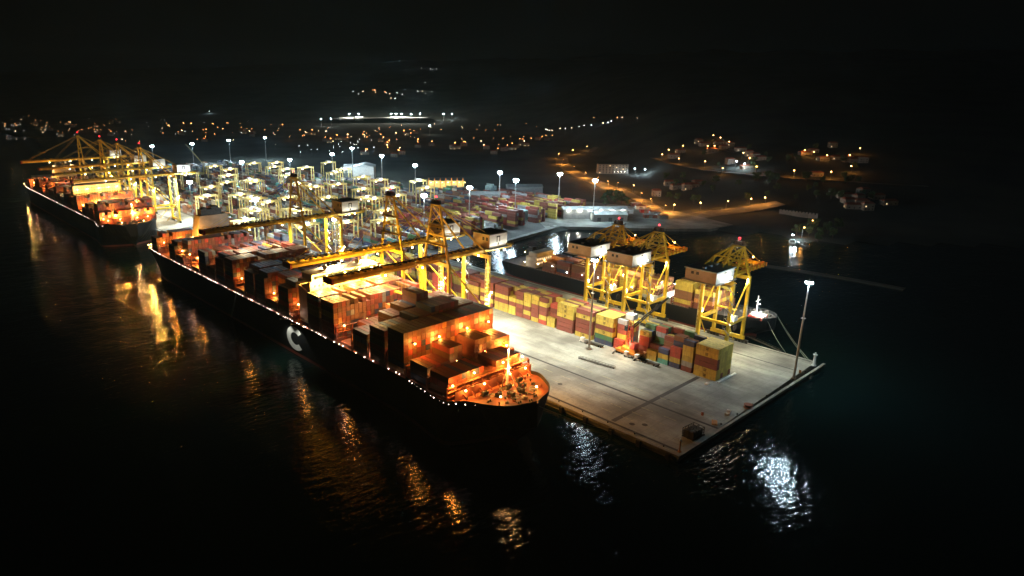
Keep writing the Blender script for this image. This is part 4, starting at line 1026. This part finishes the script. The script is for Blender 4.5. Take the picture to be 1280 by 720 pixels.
# ------------------------------------------------------------------ roads on the hillsides
def road(pixels, wid, label, m='asphalt'):
    pts = [on_land(px, py) for px, py in pixels]; P3 = []
    for a, b in zip(pts, pts[1:]):
        n = max(1, int(math.hypot(b[0] - a[0], b[1] - a[1]) / 18))
        for k in range(n): u = k / n; P3.append((a[0] + (b[0] - a[0]) * u, a[1] + (b[1] - a[1]) * u))
    P3.append(pts[-1][:2]); mb = MB()
    for i, (x, y) in enumerate(P3):
        a, b = P3[max(0, i - 1)], P3[min(len(P3) - 1, i + 1)]; dx, dy = b[0] - a[0], b[1] - a[1]; l = math.hypot(dx, dy) or 1
        z = max(hill(x, y), hill(x - dy / l * wid, y + dx / l * wid), hill(x + dy / l * wid, y - dx / l * wid)) + .35
        for s in (-1, 1): mb.v.append((x - s * dy / l * wid / 2, y + s * dx / l * wid / 2, z))
    for s0 in range(len(P3) - 1): mb.f.append((2 * s0, 2 * s0 + 1, 2 * s0 + 3, 2 * s0 + 2)); mb.m.append(0)
    return tag(mb.build('road', M[m]), label, kind='structure')
M['roadtop'] = mat('worn_road', (0.16, 0.155, 0.15), 0.85, var=0.3, scale=0.06)
road([(702, 198), (703, 206), (712, 213), (726, 221), (745, 229), (762, 236), (772, 236)], 26, 'wide sodium lit road bending down behind the terminal', 'roadtop')
road([(772, 236), (790, 246), (812, 258), (826, 268), (838, 273)], 18, 'sodium lit road running down to the shore sheds', 'roadtop')
road([(862, 272), (890, 268), (915, 266), (940, 263), (975, 260)], 30, 'broad sodium lit shore road right of the basin', 'roadtop')
road([(815, 203), (835, 207), (856, 211), (880, 215), (905, 218), (950, 222), (990, 226), (1040, 228), (1080, 231), (1160, 235)], 11, 'upper hill road with sodium lamps on the right', 'roadtop')
road([(697, 199), (715, 195), (730, 191), (745, 188)], 14, 'short lamp lit road stub on the dark slope', 'roadtop')
road([(880, 195), (905, 190), (918, 193), (905, 180), (893, 172)], 10, 'winding lane among houses on the right hill', 'roadtop')
road([(415, 152), (445, 152), (480, 151), (535, 151)], 90, 'floodlit yard on the far plain', 'roadtop')

# ------------------------------------------------------------------ lamps and houses of the town
def lamp_post(hh, m, r):
    t = thing('street_lamp', 'x', 'street lamp', (0, 0, 0))
    MB().tube((0, 0, 0), (0, 0, hh), .16, .09, 6).beam((0, 0, hh), (1.6, 0, hh + .3), .12).build('pole', M['galv'], t)
    MB().ball((1.6, 0, hh + .1), r, 0, .7).build('lamp_head', M[m], t)
    return t
PROT = {}
def street(px, py, kind, label, group, power=0, r=None):
    p = on_land(px, py + 1.0)
    if not p: return
    d = math.hypot(p[0], p[1]); r = r or (0.45 if d < 1400 else (.62 if d < 2600 else .9))
    key = (kind, round(r, 2))
    hh = 10.0
    if key not in PROT:
        t = lamp_post(hh, kind, r); PROT[key] = (t, kids_of(t)); t.location = p; t['label'] = label; t['group'] = group
    else:
        t = dup(PROT[key][0], PROT[key][1], p, rnd.random() * 6.28, label); t['group'] = group
    if power: lamp((p[0], p[1], p[2] + hh - .6), power, SODIUM if kind != 'e_farw' else COOL, .3, None)
    return p
def zl(x0, y0, sc, lst): return [(x0 + a / sc, y0 + b / sc) for a, b in lst]
SPOTS = []
bay_w = [(6, 160), (8, 164), (15, 159), (18, 160), (22, 159), (26, 158), (30, 166), (13, 164), (20, 167), (94, 172), (121, 168)]
bay_o = [(36, 147), (40, 157), (44, 159), (51, 153), (58, 160), (62, 161), (74, 167), (78, 169), (28, 152), (15, 152), (88, 155), (90, 158), (96, 158), (114, 162), (119, 157), (118, 165), (126, 165), (136, 165), (139, 167), (146, 151), (158, 168)]
town_o = zl(220, 150, 4.267, [(40, 25), (80, 28), (200, 30), (30, 70), (160, 62), (225, 50), (250, 58), (350, 50), (380, 60), (395, 72), (160, 105), (570, 35), (605, 105), (660, 65), (685, 95), (725, 65), (800, 72), (860, 95), (920, 92), (1000, 92), (1005, 75), (1090, 92), (1170, 82), (1215, 68), (1140, 125), (1190, 180), (1020, 175), (1130, 150)]) \
    + zl(380, 80, 5.818, [(65, 495), (240, 537), (320, 532), (322, 556), (157, 552), (193, 565), (425, 530), (440, 545), (458, 553), (555, 535), (575, 552), (667, 520), (727, 500), (802, 500), (775, 520), (625, 580), (612, 592), (830, 568), (930, 587), (995, 493), (1100, 597), (1167, 590), (695, 655), (455, 648), (612, 632), (700, 635)]) \
    + zl(500, 170, 4.267, [(97, 35), (97, 48), (170, 47), (293, 52), (343, 47), (430, 45), (447, 65), (518, 85), (575, 67), (640, 30), (600, 58), (660, 45), (700, 30), (760, 18)])
hill_w = zl(380, 80, 5.818, [(355, 208), (425, 208), (395, 225), (600, 218), (625, 225), (680, 218), (717, 228), (633, 258), (660, 260), (825, 207), (857, 207), (880, 224), (930, 208), (880, 145), (860, 40), (920, 40), (935, 45), (960, 38)])
hill_o = zl(380, 80, 5.818, [(515, 200), (525, 212), (500, 197), (590, 214)])
string_w = zl(680, 150, 5.145, [(10, 78), (22, 80), (35, 82), (50, 84), (100, 75), (137, 73), (180, 70), (222, 62), (260, 57), (300, 52), (375, 42), (407, 38), (435, 33)])
string_o = zl(680, 150, 5.145, [(468, 3), (505, 5), (600, 10), (320, 3), (15, 118), (50, 118)])
for L_, kind, lab, grp in ((bay_w, 'e_bay', 'tiny white lamp on the far shore of the bay', 'white lamps on the far shore'), (bay_o, 'e_bayo', 'tiny orange lamp in the shore town at far left', 'orange lamps of the shore town'),
                           (town_o, 'e_far', 'small orange street lamp in the town behind the terminal', 'orange lamps of the town'), (hill_w, 'e_farw', 'tiny white lamp high on the far hill', 'white lamps of the hill villages'),
                           (hill_o, 'e_far', 'tiny orange lamp high on the far hill', 'orange lamps of the hill villages'), (string_w, 'e_farw', 'white lamp in the string along the dark hillside road', 'white lamps strung along the hillside'),
                           (string_o, 'e_far', 'dim orange lamp above the string of white lamps', 'orange lamps on the dark hillside')):
    for i, (px, py) in enumerate(L_): street(px, py, kind if rnd.random() < .8 else 'e_farwarm', lab, grp, 6e3 if (kind == 'e_far' and i % 4 == 0 and L_ is not string_o) else 0, .5 if L_ is bay_w else (.5 if L_ is bay_o else None))
for i in range(105):                           # fainter lamps scattered between them
    px = rnd.uniform(0, 680); py = rnd.gauss(169, 8)
    if py > 190 or py < 152 or (px < 150 and py > 170): continue
    street(px, py, rnd.choice(('e_far', 'e_far', 'e_farwarm')), 'small orange street lamp in the town behind the terminal', 'orange lamps of the town', 0, .40)
for i in range(34): street(rnd.uniform(0, 350), rnd.uniform(150, 171), rnd.choice(('e_far', 'e_far', 'e_bay')), 'small orange street lamp in the shore town behind the distant ship', 'orange lamps of the shore town', 0, .5)
for i in range(22): street(rnd.uniform(370, 470), rnd.uniform(178, 196), 'e_farw', 'tiny dim white lamp on the plain beyond the far gantries', 'dim white lamps on the plain', 0, .38)
for px, py in ((703, 205), (716, 215), (731, 222), (746, 229), (760, 235), (771, 236), (800, 251), (814, 259), (829, 268)): street(px, py, 'e_sod', 'added small orange lamp lighting the wide road bending behind the terminal', 'orange lamps added along the bending road', 42e3, .24)  # lamps added to light the road surface, with small heads
big = [(697.5, 193.5, 'first of three at the top bend of the orange road', 45e3), (716.5, 188.5, 'second and brightest at the top bend of the orange road', 45e3), (732.5, 183.5, 'third, on the road stub above the bend', 25e3),
       (790.5, 233, 'by the dark trees where the orange road turns', 16e3), (841, 258, 'bright and low, at the end of the descending road', 40e3), (875, 257, 'leftmost on the shore road', 30e3), (907, 254.5, 'second on the shore road', 30e3), (936, 252, 'third on the shore road', 30e3), (956, 249.5, 'rightmost on the shore road', 26e3),
       (826, 196.5, 'left of a pair on the upper road', 9e3), (848.5, 201.5, 'below the brightest on the upper road', 12e3), (852, 185.5, 'brightest of the upper slope, alone', 12e3), (835, 189.5, 'small, over the upper road', 5e3),
       (880.5, 206.5, 'alone on the upper road left of the white pair', 14e3), (943.5, 213, 'with a floodlit house on its left, upper road', 14e3), (991.8, 218.5, 'bright, middle of the long upper road', 16e3), (1037.8, 220, 'right part of the long upper road', 16e3),
       (1064, 211.8, 'by houses at the far right', 14e3), (1004, 191, 'bright, alone on the dark slope', 14e3), (1032, 198, 'right of the lone bright one', 6e3), (1074.5, 188.5, 'topmost at the far right', 8e3), (1059, 198.5, 'beside the pale houses at far right', 8e3),
       (892, 171, 'topmost of the hill lane', 8e3), (900.5, 175, 'second from top on the hill lane', 10e3), (911, 180.5, 'lower on the hill lane', 8e3), (882.5, 186, 'left end of the hill lane', 9e3), (893.5, 185.5, 'beside the left end of the hill lane', 6e3),
       (902, 216, 'below the white pair, orange', 12e3), (934.5, 202, 'upper right of the white pair', 5e3), (927, 194.5, 'small, over the white pair', 5e3), (1002, 288.5, 'greenish, by trees at the dark jetty', 6e3), (1016, 280, 'small, right of the jetty trees', 5e3), (1017, 194, 'faint, upper right slope', 3e3)]
for px, py, w, pw in big: street(px, py + 7.5 if py > 225 else py + 4, 'e_sod', 'orange street lamp ' + w, 'sodium street lamps on the right hillside', pw * .5, .62 if py > 225 else .75)
for px, py, w in ((919, 205.5, 'left of two white floodlights on the right hill'), (929.5, 209, 'right of two white floodlights on the right hill'), (794, 214, 'left of the pair of white floodlights behind the basin'), (806, 214.5, 'right of the pair of white floodlights behind the basin'), (262, 137, 'lone pale lamp high at the upper left')):
    street(px, py + 4, 'e_farw', 'white lamp, ' + w, 'white floodlights on the land', 24e3, 1.0)
fld = zl(380, 80, 5.818, [(330, 345), (398, 355), (635, 342), (670, 352), (710, 330), (780, 337), (845, 348), (1015, 343), (1075, 343), (127, 405), (200, 405), (915, 465)])
for i, (px, py) in enumerate(fld):
    p = on_land(px, max(py + 9, 151.2)); 
    m = mast(p[0], p[1], 'floodlight mast on the far plain, %s along' % nth(i), 30.0, 330e3 if i < 7 else 20e3, (1.0, 1.0, .8), p[2], 'floodlight masts of the far plain', 6)
    rg = [c for c in children(m) if c.name.startswith('lamp_ring')][0]
    for c in children(rg): c.scale = (1.7, 1.7, 1.7)

HM = {}
def house(px, py, label, w=11, d=9, h=6, wall='plaster', lit=(0, 2), group='houses of the hillside town', rz=None):
    p = on_land(px, py)
    if not p: return
    key = (w, d, h, wall, lit)
    if key not in HM:
        t = thing('house', label, 'house', p, 0, group)
        wl_ = MB().box(-w / 2, -d / 2, -2, w / 2, d / 2, h).build('wall', M[wall], t)
        MB().quadbox([(-w / 2 - .5, -d / 2 - .5, h), (w / 2 + .5, -d / 2 - .5, h), (w / 2 + .5, d / 2 + .5, h), (-w / 2 - .5, d / 2 + .5, h), (-w / 2 + 2, -.1, h + 2.2), (w / 2 - 2, -.1, h + 2.2), (w / 2 - 2, .1, h + 2.2), (-w / 2 + 2, .1, h + 2.2)]).build('roof', M['tile'], t)
        MB().box(-.5, -d / 2 - .07, 0, .5, -d / 2 - .01, 2.1).build('door', M['dark'], t)
        i = 0
        for z in range(1, int(h) - 1, 3):
            for u in (-.32, .32):
                MB().box(u * w - .7, -d / 2 - .07, z, u * w + .7, -d / 2 - .01, z + 1.3).build('window', M['e_win'] if i in lit else M['glass'], t)
                MB().box(-w / 2 - .07, u * d - .6, z, -w / 2 - .01, u * d + .6, z + 1.3).build('window', M['e_win'] if i + 1 in lit else M['glass'], t); i += 1
        HM[key] = (t, kids_of(t)); t.rotation_euler.z = -HD if rz is None else rz
    else: t = dup(HM[key][0], HM[key][1], p, (-HD if rz is None else rz) + rnd.uniform(-.3, .3), label); t['group'] = group
    return t
hl = [(1040, 186), (1066, 203), (1072, 202), (1058, 202), (1016, 191), (1006, 194), (912, 185), (905, 187), (925, 190), (943, 199), (898, 181), (890, 190), (936, 196), (950, 201), (1028, 202), (1078, 204), (1044, 200), (880, 183), (873, 180), (1020, 221), (933, 212), (912, 206), (850, 192), (842, 198),
      (1072, 252), (1060, 256), (1066, 262), (1078, 246), (1076, 258), (1055, 248), (1083, 265), (1095, 250), (1110, 258), (820, 246), (866, 234), (846, 236), (858, 238), (872, 233), (838, 232)]
for i, (px, py) in enumerate(hl):
    street_word = 'upper' if py < 222 else 'lower'
    house(px, py, 'pale tiled house on the %s right hillside, %s listed from the ridge' % (street_word, nth(i)) if False else 'small pale house with red tiled roof on the %s right hillside' % street_word, 12 + i % 3 * 3, 9 + i % 2 * 2, 4 + 3 * (i % 3 == 0) + 1, 'plaster', (i % 4,) if i % 2 == 0 else (), 'houses of the %s right hillside' % street_word)
for i in range(60):
    px, py = rnd.choice(town_o + bay_o); house(px + rnd.uniform(-7, 7), py + rnd.uniform(.5, 4), 'small house near an orange lamp in the far town', 14, 10, 7, 'plaster', (0, 1) if i % 3 == 0 else (), 'houses of the far town')
# apartment block with lit window bays by the orange road
p = on_land(765, 217); ab = thing('apartment_block', 'dim apartment block with lit columns of windows by the orange road', 'building', p, -HD)
MB().box(-26, -7, -2, 26, 7, 16).build('wall', M['plaster'], ab); MB().box(-27, -8, 16, 27, 8, 16.6).build('roof', M['roof'], ab)
for c in range(9):
    for f in range(5):
        MB().box(-23.5 + c * 5.8 - 1, -7.08, 1 + 3 * f, -23.5 + c * 5.8 + 1, -7.01, 2.5 + 3 * f).build('window', M['e_win'] if (c * 7 + f * 3) % 11 == 0 else M['glass'], ab)
for k in range(4): link('wall_lamp', WBULB, ab, (2 + k * 6, -8, 3.2)).scale = (.6,) * 3
lamp(Vector(p) + Vector((-12, -22, 8)), 1.2e3, WARM, .3)
# dim long fence like wall on the right slope
p0, p1 = on_land(975, 268), on_land(1020, 276); wl2 = thing('retaining_wall', 'long ribbed retaining wall on the dark right shore', 'wall', p0)
dx, dy = p1[0] - p0[0], p1[1] - p0[1]; wm = MB()
wm.beam((0, 0, 2), (dx, dy, p1[2] - p0[2] + 2), 1, 6)
for k in range(12): u = k / 11; wm.cbox(dx * u, dy * u, -1, 1.8, 1.8, 7)
wm.build('wall', M['plaster'], wl2)

for hi_, (px, py, sx_, h_) in enumerate(((433, 150.5, 60, 9), (449, 151, 34, 14), (500, 150, 80, 10), (515, 151, 50, 8))):
    p = on_land(px, py); t = shed('pale hall on the floodlit far yard, %s from the left' % nth(hi_), p[0], p[1], sx_, 26, h_, -HD, 'white', 'sheet', 'hall', 'halls of the floodlit far yard', 2); t.location.z = p[2]
# ------------------------------------------------------------------ trees
TM = {}
def tree(px, py, label, s=1.0, key=0, group='trees by the harbour roads'):
    p = on_land(px, py)
    if not p: return
    if key not in TM:
        rr = random.Random(40 + key); t = thing('tree', label, 'tree', p, 0, group)
        tr = MB().tube((0, 0, -.5), (.1, 0, 3.2), .4, .28, 8)
        for k in range(6):
            a = rr.uniform(0, 6.28); tr.tube((.1, 0, 2.4 + .3 * k), (2.6 * math.cos(a), 2.6 * math.sin(a), 4.6 + .6 * k), .16, .05, 5)
        tr.build('trunk', M['bark'], t); cr = MB()
        cl = [(rr.uniform(-2.6, 2.6), rr.uniform(-2.6, 2.6), rr.uniform(3.4, 8.2), rr.uniform(.9, 1.7)) for _ in range(15)]
        for (cx, cy, cz, r_) in cl:
            for _ in range(70):
                v = Vector((rr.gauss(0, 1), rr.gauss(0, 1), rr.gauss(0, 1))).normalized() * r_ * rr.uniform(.5, 1.1); q = Vector((cx, cy, cz)) + v
                a = Vector((rr.gauss(0, 1), rr.gauss(0, 1), rr.gauss(0, 1))).normalized() * .42; b = v.cross(a).normalized() * .3; k0 = len(cr.v)
                cr.v += [tuple(q - a), tuple(q + b), tuple(q + a), tuple(q - b)]; cr.f.append((k0, k0 + 1, k0 + 2, k0 + 3)); cr.m.append(0)
        cr.build('crown', M['leaf'], t); TM[key] = (t, kids_of(t)); t.scale = (s,) * 3
    else: t = dup(TM[key][0], TM[key][1], p, rnd.random() * 6.28, label); t['group'] = group; t.scale = (s,) * 3
    return t
for i, (px, py, s) in enumerate(((756, 254, 1.5), (763, 251, 1.7), (770, 253, 1.8), (777, 256, 1.5), (784, 258, 1.2), (768, 258, 1.3), (757, 259, 1.1))): tree(px, py, 'dense dark green tree in the clump behind the lit sheds', s, i % 3, 'trees clumped behind the lit sheds')
for i, (px, py, s) in enumerate(((995, 296, 1.2), (1003, 293, 1.3), (1010, 297, 1.1), (1018, 290, 1.4), (1026, 297, 1.2), (1034, 293, 1.3), (1022, 303, 1.0), (1012, 286, 1.2), (1040, 300, 1.2), (1046, 290, 1.4))): tree(px, py, 'tree with pale lit edges on the dark right shore', s, i % 3, 'trees on the dark right shore')
for i in range(40): tree(rnd.uniform(830, 1090), rnd.uniform(226, 256), 'dark tree on the lower right hillside', rnd.uniform(.8, 1.5), i % 3, 'dark trees on the right hillside')
for i in range(16): tree(rnd.uniform(855, 1075), rnd.uniform(184, 218), 'dark tree among the houses of the upper right hillside', rnd.uniform(.8, 1.4), i % 3, 'dark trees among the upper houses')
x0 = 0
for i, (px, py, L_, m_) in enumerate(((800, 262, 12, 'white'), (806, 266, 12, 'red'), (818, 270, 12, 'white'), (795, 258, 12, 'tile'), (828, 276, 10, 'plaster'), (812, 274, 14, 'tile'))):
    p = on_land(px, py); shed('small %s walled hut by the end of the descending road, %s from the left' % ('white' if m_ == 'white' else 'reddish', nth((1, 2, 4, 0, 5, 3)[i])), p[0], p[1], L_, 7, 4, -HD, m_, 'sheet' if i % 2 else 'tile', 'hut', 'huts by the shore road', 1)

# ------------------------------------------------------------------ containers: the 300 that show largest singly, the rest as one mass
def shown(b):
    i, j, k = round(b['x'] / 2.5), round((b['y'] - b['L'] / 2 + 3) / 6), round(b['z'] / CHT); L2 = b['L'] / 6
    top = (i, j, k + 1) not in OCC; side = (i - 1, j, k) not in OCC; end = all((i, j - q, k) not in OCC for q in (1,))
    d = math.sqrt(b['x'] ** 2 + b['y'] ** 2 + (H - b['z']) ** 2)
    ny = b['y'] / d; nx_ = b['x'] / d; nz = (H - b['z']) / d
    return (b['L'] * CW * nz * top + b['L'] * CHT * nx_ * side + CW * CHT * ny * end) / d ** 2, side
for b in BOXES: b['a'], b['side'] = shown(b)
order = sorted(BOXES, key=lambda b: -b['a'])
one, mass = order[:296], order[296:]
def cont_mesh(L):
    w, h = CW / 2, CHT - .12; m = MB(); y = L / 2; m.box(-w + .06, -y + .06, .08, w - .06, y - .06, h - .05)
    for sx in (-1, 1):
        for sy in (-1, 1): m.cbox(sx * (w - .09), sy * (y - .09), 0, .18, .18, h - .03)
        m.cbox(sx * (w - .07), 0, h - .18, .12, L - .38, .16); m.cbox(sx * (w - .07), 0, 0.01, .12, L - .38, .18)
    for sy in (-1, 1): m.cbox(0, sy * (y - .07), h - .2, CW - .38, .12, .175); m.cbox(0, sy * (y - .07), .01, CW - .38, .12, .18)
    for u in (-.62, -.22, .22, .62): m.box(u - .03, -y + .0, .3, u + .03, -y + .055, h - .3)
    return m.mesh('shipping_container', M['cont'])
CM = {12.19: cont_mesh(12.19), 6.06: cont_mesh(6.06)}
lg = MB()
for (u0, w0_, u1, w1_) in ((-.85, .2, -.6, .8), (-.13, .2, .13, .8), (.6, .2, .85, .8), (-.85, .62, .85, .84), (-.85, -.75, -.1, -.55), (-.85, -.5, -.6, -.3), (-.85, -.1, -.1, .06), (.1, -.75, .85, -.55), (.1, -.55, .35, -.1), (.1, -.1, .85, .06), (-.35, -.55, -.1, -.3)):
    lg.box(-CW / 2 - .03, -u1 * .85, CHT / 2 + w0_ * .85, -CW / 2 + .055, -u0 * .85, CHT / 2 + w1_ * .85)
lgm = lg.mesh('logo', M['print'])
lab_seen = {}
def clabel(b):
    n = PAL[b['c']][0]; ln = 'short ' if b['L'] < 7 else ''; ci, r_ = b['row']; tr = 'top' if b['tier'] == b['n'] - 1 else nth(b['tier'])
    if b['where'] == 'pier': return '%s%s container, stack %s from pier end, row %s inland, %s tier' % (ln, n, nth(ci), nth(r_), tr)
    if b['where'] == 'near': return '%s container on near ship, bay %s from bow, column %s, %s tier' % (n, nth(ci), nth(r_), tr)
    if b['where'] == 'feeder': return '%s container on feeder ship, bay %s from bow, column %s, %s tier' % (n, nth(ci), nth(r_), tr)
    if b['where'] == 'far': return '%s container on distant ship, bay %s from bow, column %s, %s tier' % (n, nth(ci), nth(r_), tr)
    if b['where'] == 'red': return '%s container in the block behind the crane legs, row %s, %s tier' % (n, nth(r_ + 3 * ci), tr)
    return '%s container in the yard behind, column %s, %s tier' % (n, nth(r_), tr)
GRP = dict(pier='containers stacked along the pier', near='containers on the near ship', feeder='containers on the feeder ship', far='containers on the distant ship', red='containers behind the crane legs', yard='containers in the yard')
for b in one:
    o = link('shipping_container', CM[b['L']], None, (b['x'], b['y'], b['z']))
    v = .85 + .3 * rnd.random(); o.color = (*[min(.8, c * v) for c in PAL[b['c']][1]], 1)
    tag(o, clabel(b), 'container', GRP[b['where']])
    if b['c'] in 'y' and b['side'] and b['where'] == 'pier': link('logo', lgm, o)
vs, fs_, cs = [], [], []
for b in mass:
    k = len(vs); x, y, z = b['x'], b['y'], b['z']; w, l = CW / 2 - .03, b['L'] / 2
    vs += [(x - w, y - l, z), (x + w, y - l, z), (x + w, y + l, z), (x - w, y + l, z), (x - w, y - l, z + CHT - .15), (x + w, y - l, z + CHT - .15), (x + w, y + l, z + CHT - .15), (x - w, y + l, z + CHT - .15)]
    fs_ += [(k + 4, k + 5, k + 6, k + 7)] + [(k + i, k + (i + 1) % 4, k + 4 + (i + 1) % 4, k + 4 + i) for i in range(4)]
    v = .8 + .4 * rnd.random(); c = [min(.8, q * v) for q in PAL[b['c']][1]] + [1]; cs += c * 8
me = bpy.data.meshes.new('container_stacks'); me.from_pydata(vs, [], fs_); at = me.color_attributes.new('paint', 'FLOAT_COLOR', 'POINT'); at.data.foreach_set('color', cs)
me.materials.append(M['contstuff']); me.update()
tag(link('container_stacks', me), 'the many further stacked containers of ships and yard', 'containers', None, 'stuff')
print('boxes', len(BOXES), 'objects', len(bpy.data.objects), 'lights', len([o for o in bpy.data.objects if o.type == 'LIGHT']))

# ------------------------------------------------------------------ night haze over the whole harbour
hz = MB().box(-9500, -6500, -19, 13000, 13500, 760).build('haze', bpy.data.materials.new('night_haze'))
hm = hz.data.materials[0]; hm.use_nodes = True; hm.node_tree.nodes.clear()
vp = hm.node_tree.nodes.new('ShaderNodeVolumePrincipled'); vo = hm.node_tree.nodes.new('ShaderNodeOutputMaterial')
vp.inputs['Color'].default_value = (0.5, 0.82, 1.0, 1); vp.inputs['Density'].default_value = HAZE; vp.inputs['Anisotropy'].default_value = 0.35
hm.node_tree.links.new(vp.outputs[0], vo.inputs['Volume']); hm.cycles.homogeneous_volume = True
tag(hz, 'thin night haze over the harbour', kind='stuff')

# labels shared by look-alikes get their place, counted from the left as the camera sees them
bpy.context.view_layer.update()
same = {}
for o in bpy.data.objects:
    if o.parent is None and 'label' in o.keys(): same.setdefault(o['label'], []).append(o)
def across(o):
    v = o.matrix_world.translation - Vector((0, 0, H)); return v.dot(RT) / max(1, v.dot(FW))
for lab, os_ in same.items():
    if len(os_) > 1:
        for i, o in enumerate(sorted(os_, key=across)):
            w_ = lab.split(); o['label'] = ' '.join(w_[:12]).rstrip(',') + ', %s from the left' % nth(i)
